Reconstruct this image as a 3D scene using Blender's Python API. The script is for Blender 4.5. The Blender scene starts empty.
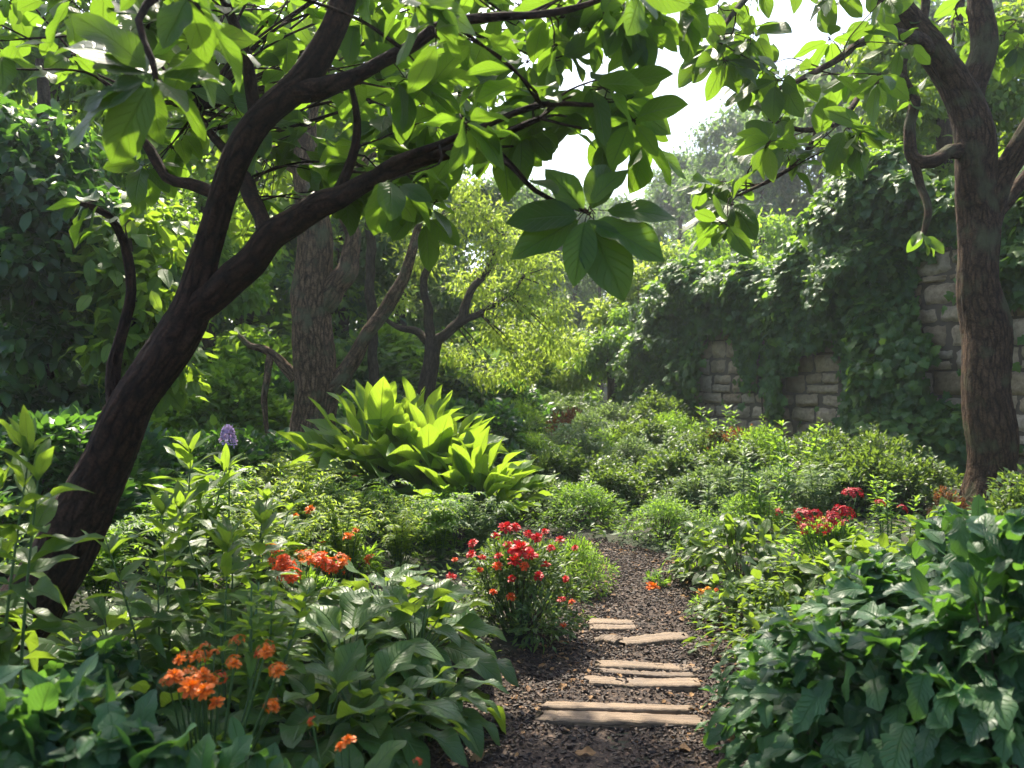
import bpy, math, random
import numpy as np
from mathutils import Vector, Matrix

S = bpy.context.scene
COL = S.collection
R = math.radians
PI = math.pi

# ------------------------------------------------------------------ camera
F = 853.333          # focal length in pixels of the 1024 px wide frame (30 mm lens)
CAMZ = 1.6
cd = bpy.data.cameras.new('camera'); cam = bpy.data.objects.new('camera', cd); COL.objects.link(cam)
cam.location = (0, 0, CAMZ); cam.rotation_euler = (R(90), 0, 0)
cd.lens = 30; cd.sensor_width = 36; cd.clip_start = 0.05; cd.clip_end = 600
cd.dof.use_dof = True; cd.dof.focus_distance = 6.0; cd.dof.aperture_fstop = 3.0
S.camera = cam

# ------------------------------------------------------------------ light
SUN_AZ, SUN_EL = -17.0, 54.0     # azimuth from straight ahead (+ to the right), elevation
w = bpy.data.worlds.new('World'); S.world = w; w.use_nodes = True
nt = w.node_tree; bg = nt.nodes['Background']; sk = nt.nodes.new('ShaderNodeTexSky')
sk.sky_type = 'NISHITA'; sk.sun_disc = False; sk.sun_elevation = R(SUN_EL); sk.sun_rotation = R(SUN_AZ)
sk.air_density = 1.0; sk.dust_density = 3.0; sk.ozone_density = 1.0
nt.links.new(sk.outputs[0], bg.inputs[0]); bg.inputs[1].default_value = 0.15
sd = bpy.data.lights.new('sun', 'SUN'); sd.energy = 4.4; sd.angle = R(0.8); sd.color = (1.0, 0.91, 0.74)
sun = bpy.data.objects.new('sun', sd); COL.objects.link(sun)
sv = Vector((math.sin(R(SUN_AZ)) * math.cos(R(SUN_EL)), math.cos(R(SUN_AZ)) * math.cos(R(SUN_EL)), math.sin(R(SUN_EL))))
sun.rotation_euler = sv.to_track_quat('Z', 'Y').to_euler(); sun.location = sv * 30
S.view_settings.view_transform = 'Standard'; S.view_settings.look = 'None'
S.view_settings.exposure = 1.62; S.view_settings.gamma = 1.0
S.render.engine = 'CYCLES'
c = S.cycles
c.max_bounces = 7; c.diffuse_bounces = 4; c.glossy_bounces = 2; c.transmission_bounces = 4
c.volume_bounces = 1; c.transparent_max_bounces = 4; c.caustics_reflective = False; c.caustics_refractive = False
c.use_denoising = True; c.use_adaptive_sampling = True; c.adaptive_threshold = 0.02
c.sample_clamp_indirect = 6.0
try: c.denoiser = 'OPENIMAGEDENOISE'
except Exception: pass

# ------------------------------------------------------------------ helpers
def P(px, py, d):
    return np.array(((px - 512) / F * d, d, CAMZ - (py - 384) / F * d))
def ss(a, b, x):
    t = np.clip((x - a) / (b - a), 0, 1); return t * t * (3 - 2 * t)
def nrm(v):
    return v / np.maximum(np.linalg.norm(v, axis=-1, keepdims=True), 1e-9)

PATH = np.array([(-.15, 1.0, .62), (.05, 2.2, .62), (.31, 3.5, .60), (.50, 4.2, .58), (.74, 4.8, .54), (.88, 5.4, .48), (.95, 6.2, .43),
                 (1.02, 7.1, .38), (.88, 7.7, .34), (.5, 8.15, .32), (-.1, 8.5, .36), (-.9, 9.5, .5), (-2.4, 9.9, .5)])
def _dense(pts, n=10):
    out = []
    p = np.vstack([2 * pts[0] - pts[1], pts, 2 * pts[-1] - pts[-2]])
    for i in range(1, len(p) - 2):
        for t in np.linspace(0, 1, n, endpoint=False):
            a, b, cc, d = p[i - 1], p[i], p[i + 1], p[i + 2]
            out.append(.5 * ((2 * b) + (-a + cc) * t + (2 * a - 5 * b + 4 * cc - d) * t * t + (-a + 3 * b - 3 * cc + d) * t ** 3))
    out.append(p[-2]); return np.array(out)
PD = _dense(PATH, 12)
def pathdist(x, y):
    x = np.atleast_1d(np.asarray(x, float)); y = np.atleast_1d(np.asarray(y, float))
    best = np.full(x.shape, 1e9)
    for a in PD:
        best = np.minimum(best, np.hypot(x - a[0], y - a[1]) - a[2])
    return best
def wob(x, y, s=1.0):
    return (np.sin(x * 1.7 * s + 1.3) * np.sin(y * 1.3 * s + .4) + .5 * np.sin(x * 3.9 * s + y * 2.3 * s) + .25 * np.sin(x * 8.1 * s - y * 6.7 * s + 2)) / 1.75
def H(x, y):
    x = np.atleast_1d(np.asarray(x, float)); y = np.atleast_1d(np.asarray(y, float))
    d = pathdist(x, y)
    z = .10 * ss(-.05, .35, d) + .34 * ss(.1, 4.5, d) + .04 * wob(x, y) * ss(0, .8, d)
    z += 5.5 * ss(26, 85, y) + 1.5 * ss(14, 40, np.abs(x))
    return z
def Hs(x, y): return float(H(x, y)[0])
def G(px, d, dz=0.0):
    x = (px - 512) / F * d
    return np.array((x, d, Hs(x, d) + dz))

def tag(o, label=None, cat=None, group=None, kind=None):
    if label: o['label'] = label
    if cat: o['category'] = cat
    if group: o['group'] = group
    if kind: o['kind'] = kind
    return o

class MB:
    """collects quads with uv, a per-leaf random number and a bark coordinate"""
    def __init__(s): s.V = []; s.Q = []; s.U = []; s.Rn = []; s.B = []; s.M = []; s.n = 0
    def add(s, V, Q, U=None, rn=None, B=None, mat=0):
        V = np.asarray(V, np.float32).reshape(-1, 3); Q = np.asarray(Q, np.int64).reshape(-1, 4); k = len(V)
        s.V.append(V); s.Q.append(Q + s.n)
        s.U.append(np.zeros((k, 2), np.float32) if U is None else np.asarray(U, np.float32))
        s.Rn.append(np.full(k, .5, np.float32) if rn is None else np.broadcast_to(np.asarray(rn, np.float32), (k,)))
        s.B.append(V if B is None else np.asarray(B, np.float32)); s.M.append(np.full(len(Q), mat, np.int32)); s.n += k
    def join(s, o, mat):
        k = s.n
        for V, Q, U, r, B in zip(o.V, o.Q, o.U, o.Rn, o.B):
            s.V.append(V); s.Q.append(Q + k); s.U.append(U); s.Rn.append(r); s.B.append(B); s.M.append(np.full(len(Q), mat, np.int32)); s.n += len(V)
        return s
    def mesh(s, name, mats, smooth=True, origin=None):
        me = bpy.data.meshes.new(name)
        if not isinstance(mats, (list, tuple)): mats = [mats]
        for m in mats: me.materials.append(m)
        if s.n == 0: return me
        V = np.concatenate(s.V); Q = np.concatenate(s.Q); U = np.concatenate(s.U); Rn = np.concatenate(s.Rn); B = np.concatenate(s.B)
        if origin is not None: V = V - np.asarray(origin, np.float32)
        me.vertices.add(len(V)); me.vertices.foreach_set('co', V.ravel())
        me.loops.add(Q.size); me.polygons.add(len(Q))
        me.loops.foreach_set('vertex_index', Q.ravel().astype(np.int32))
        me.polygons.foreach_set('loop_start', (np.arange(len(Q)) * 4).astype(np.int32))
        me.polygons.foreach_set('use_smooth', np.full(len(Q), smooth))
        me.polygons.foreach_set('material_index', np.concatenate(s.M))
        uv = me.uv_layers.new(name='UVMap'); uv.data.foreach_set('uv', U[Q.ravel()].astype(np.float32).ravel())
        a = me.attributes.new('rnd', 'FLOAT', 'POINT'); a.data.foreach_set('value', Rn.astype(np.float32))
        b = me.attributes.new('bk', 'FLOAT_VECTOR', 'POINT'); b.data.foreach_set('vector', B.astype(np.float32).ravel())
        me.update(calc_edges=True); me.validate()
        return me
    def obj(s, name, mats, parent=None, origin=None, smooth=True):
        o = bpy.data.objects.new(name, s.mesh(name, mats, smooth, origin)); COL.objects.link(o)
        if parent is not None: o.parent = parent
        return o

def empty(name, loc, label, cat, group=None, rz=0, sc=1):
    o = bpy.data.objects.new(name, None); COL.objects.link(o); o.empty_display_size = .1
    o.location = [float(q) for q in loc]; o.rotation_euler = (0, 0, rz)
    o.scale = (sc, sc, sc) if np.isscalar(sc) else sc
    return tag(o, label, cat, group)
def child(name, me, parent, mat=None, label=None):
    o = bpy.data.objects.new(name, me); COL.objects.link(o); o.parent = parent
    if mat is not None: o.matrix_local = mat
    if label: o['label'] = label
    return o

# leaf shapes ------------------------------------------------------
def leaf_tpl(kind='ovate', nu=4, nv=8, width=.45, fold=.18, bend=.6, wave=.05, ph=0., pet=0.0, twist=0.):
    t = np.linspace(0, 1, nv + 1)
    if kind == 'ovate': wd = np.power(t, .72) * np.power(1 - t, .72) * (1 - .35 * t ** 6)
    elif kind == 'lance': wd = np.power(t, .75) * np.power(1 - t, .95)
    elif kind == 'obov': wd = np.power(t, .95) * np.power(1 - t, .55)
    elif kind == 'heart': wd = np.power(t + .03, .38) * np.power(1 - t, .72)
    elif kind == 'ivy': wd = np.power(t + .02, .35) * np.power(1 - t, .8) * (1 + .33 * np.cos(t * 4 * PI - .9))
    elif kind == 'lobed': wd = np.power(t + .02, .42) * np.power(1 - t, .62) * (1 + .17 * np.cos(t * 6.0 * PI - 1.2) + .05 * np.cos(t * 19 * PI))
    elif kind == 'petal': wd = np.power(t + .02, .8) * np.power(1.02 - t, .35)
    else: wd = np.sqrt(t * (1 - t))
    wd = np.maximum(wd / wd.max() * width * .5, .004)
    ang = bend * t; ds = 1.0 / nv
    y = np.concatenate([[0], np.cumsum(np.cos((ang[1:] + ang[:-1]) / 2) * ds)]); z = np.concatenate([[0], -np.cumsum(np.sin((ang[1:] + ang[:-1]) / 2) * ds)])
    u = np.linspace(-1, 1, nu + 1)
    X = u[None, :] * wd[:, None]
    Z = z[:, None] + fold * np.abs(X) + wave * np.sin(t[:, None] * 9 + ph + (u[None, :] > 0) * 1.7) * (u[None, :] ** 2) * (wd[:, None] / width * 2)
    Z = Z + twist * X * t[:, None]
    Y = np.repeat(y[:, None], nu + 1, 1) + pet
    V = np.stack([X, Y, Z], -1).reshape(-1, 3)
    U = np.stack([np.repeat((u[None, :] * .5 + .5), nv + 1, 0), np.repeat(t[:, None], nu + 1, 1)], -1).reshape(-1, 2)
    q = []
    for j in range(nv):
        for i in range(nu):
            a = j * (nu + 1) + i; q.append((a, a + 1, a + nu + 2, a + nu + 1))
    return V, np.array(q), U
def tset(kind, nu, nv, width, fold, bend, wave=.05, n=5, seed=0):
    r = np.random.default_rng(seed)
    return [leaf_tpl(kind, nu, nv, width * r.uniform(.85, 1.15), fold * r.uniform(.3, 1.5), bend * r.uniform(.3, 1.6), wave * r.uniform(.5, 1.6), r.uniform(0, 6), 0, r.uniform(-.5, .5)) for _ in range(n)]
def put(mb, tpls, pos, dr, up, sc, rng, rn=None, mat=0):
    pos = np.atleast_2d(pos); n = len(pos)
    if n == 0: return
    dr = nrm(np.broadcast_to(dr, (n, 3)).astype(float)); up = np.broadcast_to(up, (n, 3)).astype(float)
    X = np.cross(dr, up); bad = np.linalg.norm(X, axis=1) < 1e-4; X[bad] = (1, 0, 0); X = nrm(X); Z = np.cross(X, dr)
    sc = np.broadcast_to(sc, (n,)); rn = rng.random(n) if rn is None else np.broadcast_to(rn, (n,))
    k = rng.integers(0, len(tpls), n)
    for i, (V, Q, U) in enumerate(tpls):
        m = np.nonzero(k == i)[0]
        if len(m) == 0: continue
        W = pos[m][:, None, :] + sc[m][:, None, None] * (V[None, :, 0:1] * X[m][:, None, :] + V[None, :, 1:2] * dr[m][:, None, :] + V[None, :, 2:3] * Z[m][:, None, :])
        nv = len(V); QQ = (Q[None] + (np.arange(len(m)) * nv)[:, None, None]).reshape(-1, 4)
        mb.add(W.reshape(-1, 3), QQ, np.tile(U, (len(m), 1)), np.repeat(rn[m], nv), None, mat)

def spline(pts, step=.08):
    """pts rows: x y z r -> resampled Catmull-Rom"""
    pts = np.asarray(pts, float)
    if len(pts) == 2: pts = np.vstack([pts[0], (pts[0] + pts[1]) / 2, pts[1]])
    p = np.vstack([2 * pts[0] - pts[1], pts, 2 * pts[-1] - pts[-2]]); out = []
    for i in range(1, len(p) - 2):
        a, b, cc, d = p[i - 1], p[i], p[i + 1], p[i + 2]
        n = max(2, int(np.linalg.norm(cc[:3] - b[:3]) / step))
        for t in np.linspace(0, 1, n, endpoint=False):
            out.append(.5 * ((2 * b) + (-a + cc) * t + (2 * a - 5 * b + 4 * cc - d) * t * t + (-a + 3 * b - 3 * cc + d) * t ** 3))
    out.append(p[-2]); o = np.array(out); o[:, 3] = np.maximum(o[:, 3], .0008); return o
def tube(mb, pts, ns=10, rough=0.0, seed=0, step=.08, mat=0, rn=.5, raw=False, kb=1.0):
    C = np.asarray(pts, float) if raw else spline(pts, step)
    n = len(C)
    if rough > 0 and n > 6:                                   # limbs are never smooth arcs
        r = np.random.default_rng(seed + 900); Lc = np.concatenate([[0], np.cumsum(np.linalg.norm(np.diff(C[:, :3], axis=0), axis=1))]); env = np.minimum(1, Lc / .3); fs = min(1.6, .085 / float(np.median(C[:, 3])))
        for k in range(3):
            for fq, am in ((4.5, .20), (11, .10)): C[:, k] += env * C[:, 3] * am * np.sin(Lc * fs * fq * r.uniform(.7, 1.3) + r.uniform(0, 6))
        C[:, 3] *= 1 + .05 * np.sin(Lc * fs * 6 + seed) + .025 * np.sin(Lc * fs * 15 + seed * 2)
    T = np.gradient(C[:, :3], axis=0); T = nrm(T)
    ref = np.array((1., 0, 0)) if abs(T[0][0]) < .8 else np.array((0, 1., 0))
    N = np.cross(T[0], ref); N /= np.linalg.norm(N); fr = []
    for i in range(n):
        N = N - T[i] * np.dot(N, T[i]); N /= max(np.linalg.norm(N), 1e-6); fr.append((N.copy(), np.cross(T[i], N)))
    A = np.array([f[0] for f in fr]); Bn = np.array([f[1] for f in fr])
    th = np.linspace(0, 2 * PI, ns, endpoint=False); L = np.concatenate([[0], np.cumsum(np.linalg.norm(np.diff(C[:, :3], axis=0), axis=1))])
    rr = np.repeat(C[:, 3:4], ns, 1)
    if rough > 0:
        r = np.random.default_rng(seed); f = np.zeros_like(rr)
        for k, a in ((2, .5), (3, .45), (5, .35), (8, .28), (13, .2), (19, .12)):
            if k * 2.2 > ns: continue
            f += a * np.sin(k * th[None] + r.uniform(0, 6) + 1.5 * np.sin(L[:, None] * r.uniform(1.5, 5) + r.uniform(0, 6)) + L[:, None] * r.uniform(-2, 2))
        f += .5 * np.sin(L[:, None] * 7 + r.uniform(0, 6) + 2 * np.sin(th[None] + 1)) * .5 + r.normal(0, .12, f.shape)
        rr = rr * (1 + rough * f)
    ct, st = np.cos(th), np.sin(th)
    V = C[:, None, :3] + rr[..., None] * (ct[None, :, None] * A[:, None] + st[None, :, None] * Bn[:, None])
    R0 = C[:, 3:4]
    BK = np.stack([R0 * ct[None], R0 * st[None], np.repeat(L[:, None], ns, 1)], -1) * kb + seed * 3.1
    q = []
    i0 = np.arange(n - 1)[:, None] * ns; j = np.arange(ns)[None]; j2 = (j + 1) % ns
    Q = np.stack([i0 + j, i0 + j2, i0 + ns + j2, i0 + ns + j], -1).reshape(-1, 4)
    U = np.stack([np.repeat(th[None] / (2 * PI), n, 0), np.repeat(L[:, None], ns, 1)], -1).reshape(-1, 2)
    mb.add(V.reshape(-1, 3), Q, U, rn, BK.reshape(-1, 3), mat)
    return C
def pxpath(rows):
    """rows px, py, depth, radius in px -> world rows"""
    return np.array([list(P(a, b, d)) + [r * d / F] for a, b, d, r in rows])

# ------------------------------------------------------------------ materials
def newmat(name):
    m = bpy.data.materials.new(name); m.use_nodes = True; nt = m.node_tree; nt.nodes.clear()
    out = nt.nodes.new('ShaderNodeOutputMaterial'); return m, nt, out
def nd(nt, t, **k):
    n = nt.nodes.new(t)
    for a, b in k.items(): setattr(n, a, b)
    return n
def lk(nt, a, b): nt.links.new(a, b)
def ramp(nt, stops, fac=None, interp='LINEAR'):
    r = nd(nt, 'ShaderNodeValToRGB'); e = r.color_ramp; e.interpolation = interp
    while len(e.elements) < len(stops): e.elements.new(.5)
    for el, (p, col) in zip(e.elements, stops): el.position = p; el.color = (*col, 1) if len(col) == 3 else col
    if fac is not None: lk(nt, fac, r.inputs[0])
    return r
def mth(nt, op, a, b=None, c_=None, clamp=False):
    n = nd(nt, 'ShaderNodeMath', operation=op, use_clamp=clamp)
    for i, v in enumerate((a, b, c_)):
        if v is None: continue
        if isinstance(v, (int, float)): n.inputs[i].default_value = v
        else: lk(nt, v, n.inputs[i])
    return n.outputs[0]
def mixc(nt, fac, a, b, mode='MIX'):
    n = nd(nt, 'ShaderNodeMix', data_type='RGBA', blend_type=mode)
    for i, v in ((0, fac), (6, a), (7, b)):
        if isinstance(v, (int, float)): n.inputs[i].default_value = v
        elif isinstance(v, tuple): n.inputs[i].default_value = (*v, 1) if len(v) == 3 else v
        else: lk(nt, v, n.inputs[i])
    return n.outputs[2]

def leaf_mat(name, cols, trans, tf=.42, rough=.42, vein=.5, nvein=9, spec=.45, detail=True, edge=None):
    """cols: 3 linear colours chosen per leaf, trans: colour of the light that passes through"""
    m, nt, out = newmat(name)
    at = nd(nt, 'ShaderNodeAttribute', attribute_name='rnd')
    n3 = len(cols) - 1
    base = ramp(nt, [(i / n3, cc) for i, cc in enumerate(cols)], at.outputs['Fac']).outputs[0]
    tcol = mixc(nt, at.outputs['Fac'], tuple(q * .75 for q in trans), tuple(min(1, q * 1.2) for q in trans))
    pb = nd(nt, 'ShaderNodeBsdfPrincipled'); pb.inputs['Roughness'].default_value = rough; pb.inputs['Specular IOR Level'].default_value = spec
    tr = nd(nt, 'ShaderNodeBsdfTranslucent')
    if detail:
        uv = nd(nt, 'ShaderNodeUVMap'); sx = nd(nt, 'ShaderNodeSeparateXYZ'); lk(nt, uv.outputs[0], sx.inputs[0])
        au = mth(nt, 'ABSOLUTE', mth(nt, 'SUBTRACT', sx.outputs[0], .5))
        mid = mth(nt, 'SUBTRACT', 1.0, mth(nt, 'MULTIPLY', au, 22.0), clamp=True)
        ph = mth(nt, 'SUBTRACT', mth(nt, 'MULTIPLY', sx.outputs[1], float(nvein)), mth(nt, 'MULTIPLY', au, 5.0))
        fr = mth(nt, 'FRACT', ph); sv_ = mth(nt, 'SUBTRACT', 1.0, mth(nt, 'MULTIPLY', mth(nt, 'ABSOLUTE', mth(nt, 'SUBTRACT', fr, .5)), 7.0), clamp=True)
        vn = mth(nt, 'MAXIMUM', mid, mth(nt, 'MULTIPLY', sv_, .45))
        geo = nd(nt, 'ShaderNodeNewGeometry'); nz = nd(nt, 'ShaderNodeTexNoise'); nz.inputs['Scale'].default_value = 22; nz.inputs['Detail'].default_value = 3
        lk(nt, geo.outputs['Position'], nz.inputs['Vector'])
        var = mth(nt, 'MULTIPLY_ADD', nz.outputs['Fac'], .8, .6)
        base = mixc(nt, 1.0, base, var, 'MULTIPLY')
        n5 = nd(nt, 'ShaderNodeTexNoise'); n5.inputs['Scale'].default_value = 9; n5.inputs['Detail'].default_value = 5; n5.inputs['Roughness'].default_value = .65; lk(nt, geo.outputs['Position'], n5.inputs['Vector'])
        blot = ramp(nt, [(.63, (0, 0, 0)), (.72, (.65, .65, .65))], n5.outputs['Fac']).outputs[0]
        base = mixc(nt, blot, base, (.13, .13, .02))
        base = mixc(nt, mth(nt, 'MULTIPLY', vn, vein), base, tuple(min(1, q * 2.1 + .02) for q in cols[-1]))
        tcol = mixc(nt, mth(nt, 'MULTIPLY', vn, min(1., vein * 1.7)), tcol, tuple(q * .38 for q in trans))
        bp = nd(nt, 'ShaderNodeBump'); bp.inputs['Strength'].default_value = .7; bp.inputs['Distance'].default_value = .014
        lk(nt, mth(nt, 'MULTIPLY_ADD', nz.outputs['Fac'], .35, mth(nt, 'MULTIPLY', vn, -1.0)), bp.inputs['Height']); lk(nt, bp.outputs[0], pb.inputs['Normal'])
        rv = mth(nt, 'MULTIPLY_ADD', nz.outputs['Fac'], .25, rough - .1); lk(nt, rv, pb.inputs['Roughness'])
    lk(nt, base, pb.inputs['Base Color']); lk(nt, tcol, tr.inputs['Color'])
    mx = nd(nt, 'ShaderNodeMixShader'); mx.inputs[0].default_value = tf
    lk(nt, pb.outputs[0], mx.inputs[1]); lk(nt, tr.outputs[0], mx.inputs[2]); lk(nt, mx.outputs[0], out.inputs[0])
    return m

def bark_mat(name, dark, light, moss=None, sc=1.0, ridge=1.0):
    m, nt, out = newmat(name)
    at = nd(nt, 'ShaderNodeAttribute', attribute_name='bk'); mp = nd(nt, 'ShaderNodeMapping'); mp.inputs['Scale'].default_value = (30 * sc, 30 * sc, 8.5 * sc)
    lk(nt, at.outputs['Vector'], mp.inputs['Vector'])
    n1 = nd(nt, 'ShaderNodeTexNoise'); n1.inputs['Scale'].default_value = 1; n1.inputs['Detail'].default_value = 8; n1.inputs['Roughness'].default_value = .65; n1.inputs['Distortion'].default_value = .6
    lk(nt, mp.outputs[0], n1.inputs['Vector'])
    v1 = nd(nt, 'ShaderNodeTexVoronoi', feature='DISTANCE_TO_EDGE'); v1.inputs['Scale'].default_value = .8; lk(nt, mixc(nt, .22, mp.outputs[0], n1.outputs['Color'], 'ADD'), v1.inputs['Vector'])
    n2 = nd(nt, 'ShaderNodeTexNoise'); n2.inputs['Scale'].default_value = 4; n2.inputs['Detail'].default_value = 4; lk(nt, at.outputs['Vector'], n2.inputs['Vector'])
    h = mth(nt, 'ADD', mth(nt, 'MULTIPLY', n1.outputs['Fac'], .9), mth(nt, 'MULTIPLY', mth(nt, 'MINIMUM', v1.outputs['Distance'], .25), 1.3))
    col = ramp(nt, [(.35, dark), (.62, tuple((a + b) / 2 for a, b in zip(dark, light))), (.85, light)], h).outputs[0]
    col = mixc(nt, mth(nt, 'MULTIPLY', n2.outputs['Fac'], .5), col, tuple(q * .6 for q in dark))
    n4 = nd(nt, 'ShaderNodeTexNoise'); n4.inputs['Scale'].default_value = 60; n4.inputs['Detail'].default_value = 6; n4.inputs['Roughness'].default_value = .7; lk(nt, at.outputs['Vector'], n4.inputs['Vector'])
    col = mixc(nt, 1.0, col, ramp(nt, [(.35, (.35, .33, .32)), (.6, (1.15, 1.1, 1.05))], n4.outputs['Fac']).outputs[0], 'MULTIPLY')
    h = mth(nt, 'ADD', h, mth(nt, 'MULTIPLY', n4.outputs['Fac'], .5))
    if moss: col = mixc(nt, ramp(nt, [(.52, (0, 0, 0)), (.68, (1, 1, 1))], n2.outputs['Fac']).outputs[0], col, moss)
    pb = nd(nt, 'ShaderNodeBsdfPrincipled'); pb.inputs['Roughness'].default_value = .9; pb.inputs['Specular IOR Level'].default_value = .12
    bp = nd(nt, 'ShaderNodeBump'); bp.inputs['Strength'].default_value = .9; bp.inputs['Distance'].default_value = .025 * ridge
    lk(nt, h, bp.inputs['Height']); lk(nt, bp.outputs[0], pb.inputs['Normal']); lk(nt, col, pb.inputs['Base Color']); lk(nt, pb.outputs[0], out.inputs[0])
    return m

def plain_mat(name, colr, rough=.6, tf=0.0, var=.25):
    m, nt, out = newmat(name); at = nd(nt, 'ShaderNodeAttribute', attribute_name='rnd')
    col = mixc(nt, at.outputs['Fac'], tuple(q * (1 - var) for q in colr), tuple(min(1, q * (1 + var)) for q in colr))
    if tf:                                                     # petals: deeper colour at the base, fine streaks
        uv = nd(nt, 'ShaderNodeUVMap'); sx = nd(nt, 'ShaderNodeSeparateXYZ'); lk(nt, uv.outputs[0], sx.inputs[0])
        stv = mth(nt, 'MULTIPLY_ADD', mth(nt, 'SINE', mth(nt, 'MULTIPLY', sx.outputs[0], 38.0)), .12, .88)
        col = mixc(nt, 1.0, col, mixc(nt, ramp(nt, [(.05, (0, 0, 0)), (.6, (1, 1, 1))], sx.outputs[1]).outputs[0], (.7, .5, .5), (1.0, 1.0, 1.0)), 'MULTIPLY')
        col = mixc(nt, 1.0, col, stv, 'MULTIPLY')
    pb = nd(nt, 'ShaderNodeBsdfPrincipled'); pb.inputs['Roughness'].default_value = rough; lk(nt, col, pb.inputs['Base Color'])
    if tf:
        tr = nd(nt, 'ShaderNodeBsdfTranslucent'); lk(nt, col, tr.inputs[0]); mx = nd(nt, 'ShaderNodeMixShader'); mx.inputs[0].default_value = tf
        lk(nt, pb.outputs[0], mx.inputs[1]); lk(nt, tr.outputs[0], mx.inputs[2]); lk(nt, mx.outputs[0], out.inputs[0])
    else: lk(nt, pb.outputs[0], out.inputs[0])
    return m

M = {}
M['canopy'] = leaf_mat('canopy_leaf', [(.018, .052, .012), (.036, .088, .013), (.065, .125, .016)], (.20, .36, .022), .48, .42, .6, 8, .36)
M['hosta'] = leaf_mat('broad_leaf', [(.028, .075, .022), (.046, .105, .024), (.075, .14, .026)], (.28, .42, .03), .38, .42, .6, 10, .4)
M['deep'] = leaf_mat('deep_green_leaf', [(.014, .052, .020), (.026, .082, .028), (.05, .12, .034)], (.16, .36, .035), .34, .44, .55, 9, .4)
M['bright'] = leaf_mat('bright_leaf', [(.05, .13, .016), (.075, .16, .018), (.11, .19, .02)], (.32, .48, .03), .5, .45, .6, 10, .4)
M['lance'] = leaf_mat('lance_leaf', [(.024, .066, .016), (.044, .10, .019), (.08, .14, .022)], (.28, .43, .03), .42, .42, .4, 12)
M['fine'] = leaf_mat('fine_leaf', [(.04, .11, .02), (.06, .14, .022), (.095, .17, .026)], (.34, .56, .04), .48, .5, .3, 6, .35, False)
M['fineyellow'] = leaf_mat('fine_yellow_leaf', [(.06, .14, .016), (.09, .17, .018), (.13, .20, .022)], (.42, .56, .06), .55, .5, .3, 6, .35, False)
M['shrub'] = leaf_mat('shrub_leaf', [(.03, .07, .02), (.052, .105, .027), (.085, .135, .036)], (.22, .34, .035), .38, .45, .3, 6, .4, False)
M['pale'] = leaf_mat('pale_shrub_leaf', [(.06, .12, .05), (.09, .15, .06), (.14, .19, .09)], (.24, .36, .08), .38, .5, .3, 6, .35, False)  # own pale green on near shrubs; on the far bushes it paints in mist
M['ivy'] = leaf_mat('ivy_leaf', [(.018, .065, .022), (.030, .092, .026), (.05, .125, .028), (.11, .19, .035)], (.28, .50, .035), .42, .40, .4, 5, .4, True)
M['dark'] = leaf_mat('dark_tree_leaf', [(.013, .045, .018), (.022, .07, .022), (.04, .10, .025)], (.14, .32, .03), .4, .42, .4, 8, .4, False)
M['forest'] = leaf_mat('forest_leaf', [(.03, .075, .03), (.05, .10, .04), (.08, .13, .05)], (.20, .34, .07), .42, .55, .3, 6, .3, False)  # paler, bluer green: part of the distance haze is painted into the leaves
M['russet'] = leaf_mat('russet_leaf', [(.09, .035, .016), (.11, .055, .022), (.07, .09, .03)], (.28, .10, .03), .4, .5, .3, 6, .3, False)
M['litter'] = leaf_mat('fallen_leaf', [(.16, .075, .03), (.25, .13, .05), (.34, .20, .09)], (.3, .15, .05), .2, .6, .4, 7, .3, True)
M['bark_dark'] = bark_mat('dark_bark', (.010, .006, .005), (.07, .038, .026))
M['bark_grey'] = bark_mat('grey_brown_bark', (.035, .023, .014), (.30, .20, .125), (.11, .11, .06), .8, 1.5)
M['bark_right'] = bark_mat('brown_bark', (.018, .012, .008), (.13, .083, .052), (.075, .075, .04), .9, 1.2)
M['bark_far'] = bark_mat('far_bark', (.03, .022, .016), (.11, .085, .06), None, .7)
M['stem'] = plain_mat('green_stem', (.05, .10, .025), .5)
M['twig'] = plain_mat('brown_stem', (.06, .04, .025), .7)
M['orange'] = plain_mat('orange_petal', (.92, .20, .008), .5, .4)
M['redorange'] = plain_mat('red_orange_petal', (.85, .11, .010), .5, .45)
M['red'] = plain_mat('red_petal', (.62, .016, .014), .5, .3)
M['crimson'] = plain_mat('crimson_petal', (.5, .010, .022), .5, .3)
M['yellow'] = plain_mat('yellow_petal', (.8, .36, .02), .5, .3)
M['mauve'] = plain_mat('mauve_petal', (.46, .34, .58), .5, .3)
M['pollen'] = plain_mat('flower_centre', (.30, .12, .01), .8)

# ------------------------------------------------------------------ ground and path
def soil_mat():
    m, nt, out = newmat('soil'); g = nd(nt, 'ShaderNodeNewGeometry')
    a = nd(nt, 'ShaderNodeTexNoise'); a.inputs['Scale'].default_value = 9; a.inputs['Detail'].default_value = 10; a.inputs['Roughness'].default_value = .7; lk(nt, g.outputs['Position'], a.inputs['Vector'])
    b = nd(nt, 'ShaderNodeTexNoise'); b.inputs['Scale'].default_value = .7; b.inputs['Detail'].default_value = 3; lk(nt, g.outputs['Position'], b.inputs['Vector'])
    col = ramp(nt, [(.3, (.008, .006, .004)), (.55, (.022, .015, .009)), (.75, (.045, .031, .018))], a.outputs['Fac']).outputs[0]
    col = mixc(nt, ramp(nt, [(.45, (0, 0, 0)), (.65, (1, 1, 1))], b.outputs['Fac']).outputs[0], col, (.02, .035, .012))
    p = nd(nt, 'ShaderNodeBsdfPrincipled'); p.inputs['Roughness'].default_value = .95; lk(nt, col, p.inputs['Base Color'])
    bp = nd(nt, 'ShaderNodeBump'); bp.inputs['Strength'].default_value = .8; bp.inputs['Distance'].default_value = .03; lk(nt, a.outputs['Fac'], bp.inputs['Height']); lk(nt, bp.outputs[0], p.inputs['Normal'])
    lk(nt, p.outputs[0], out.inputs[0]); return m
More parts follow.
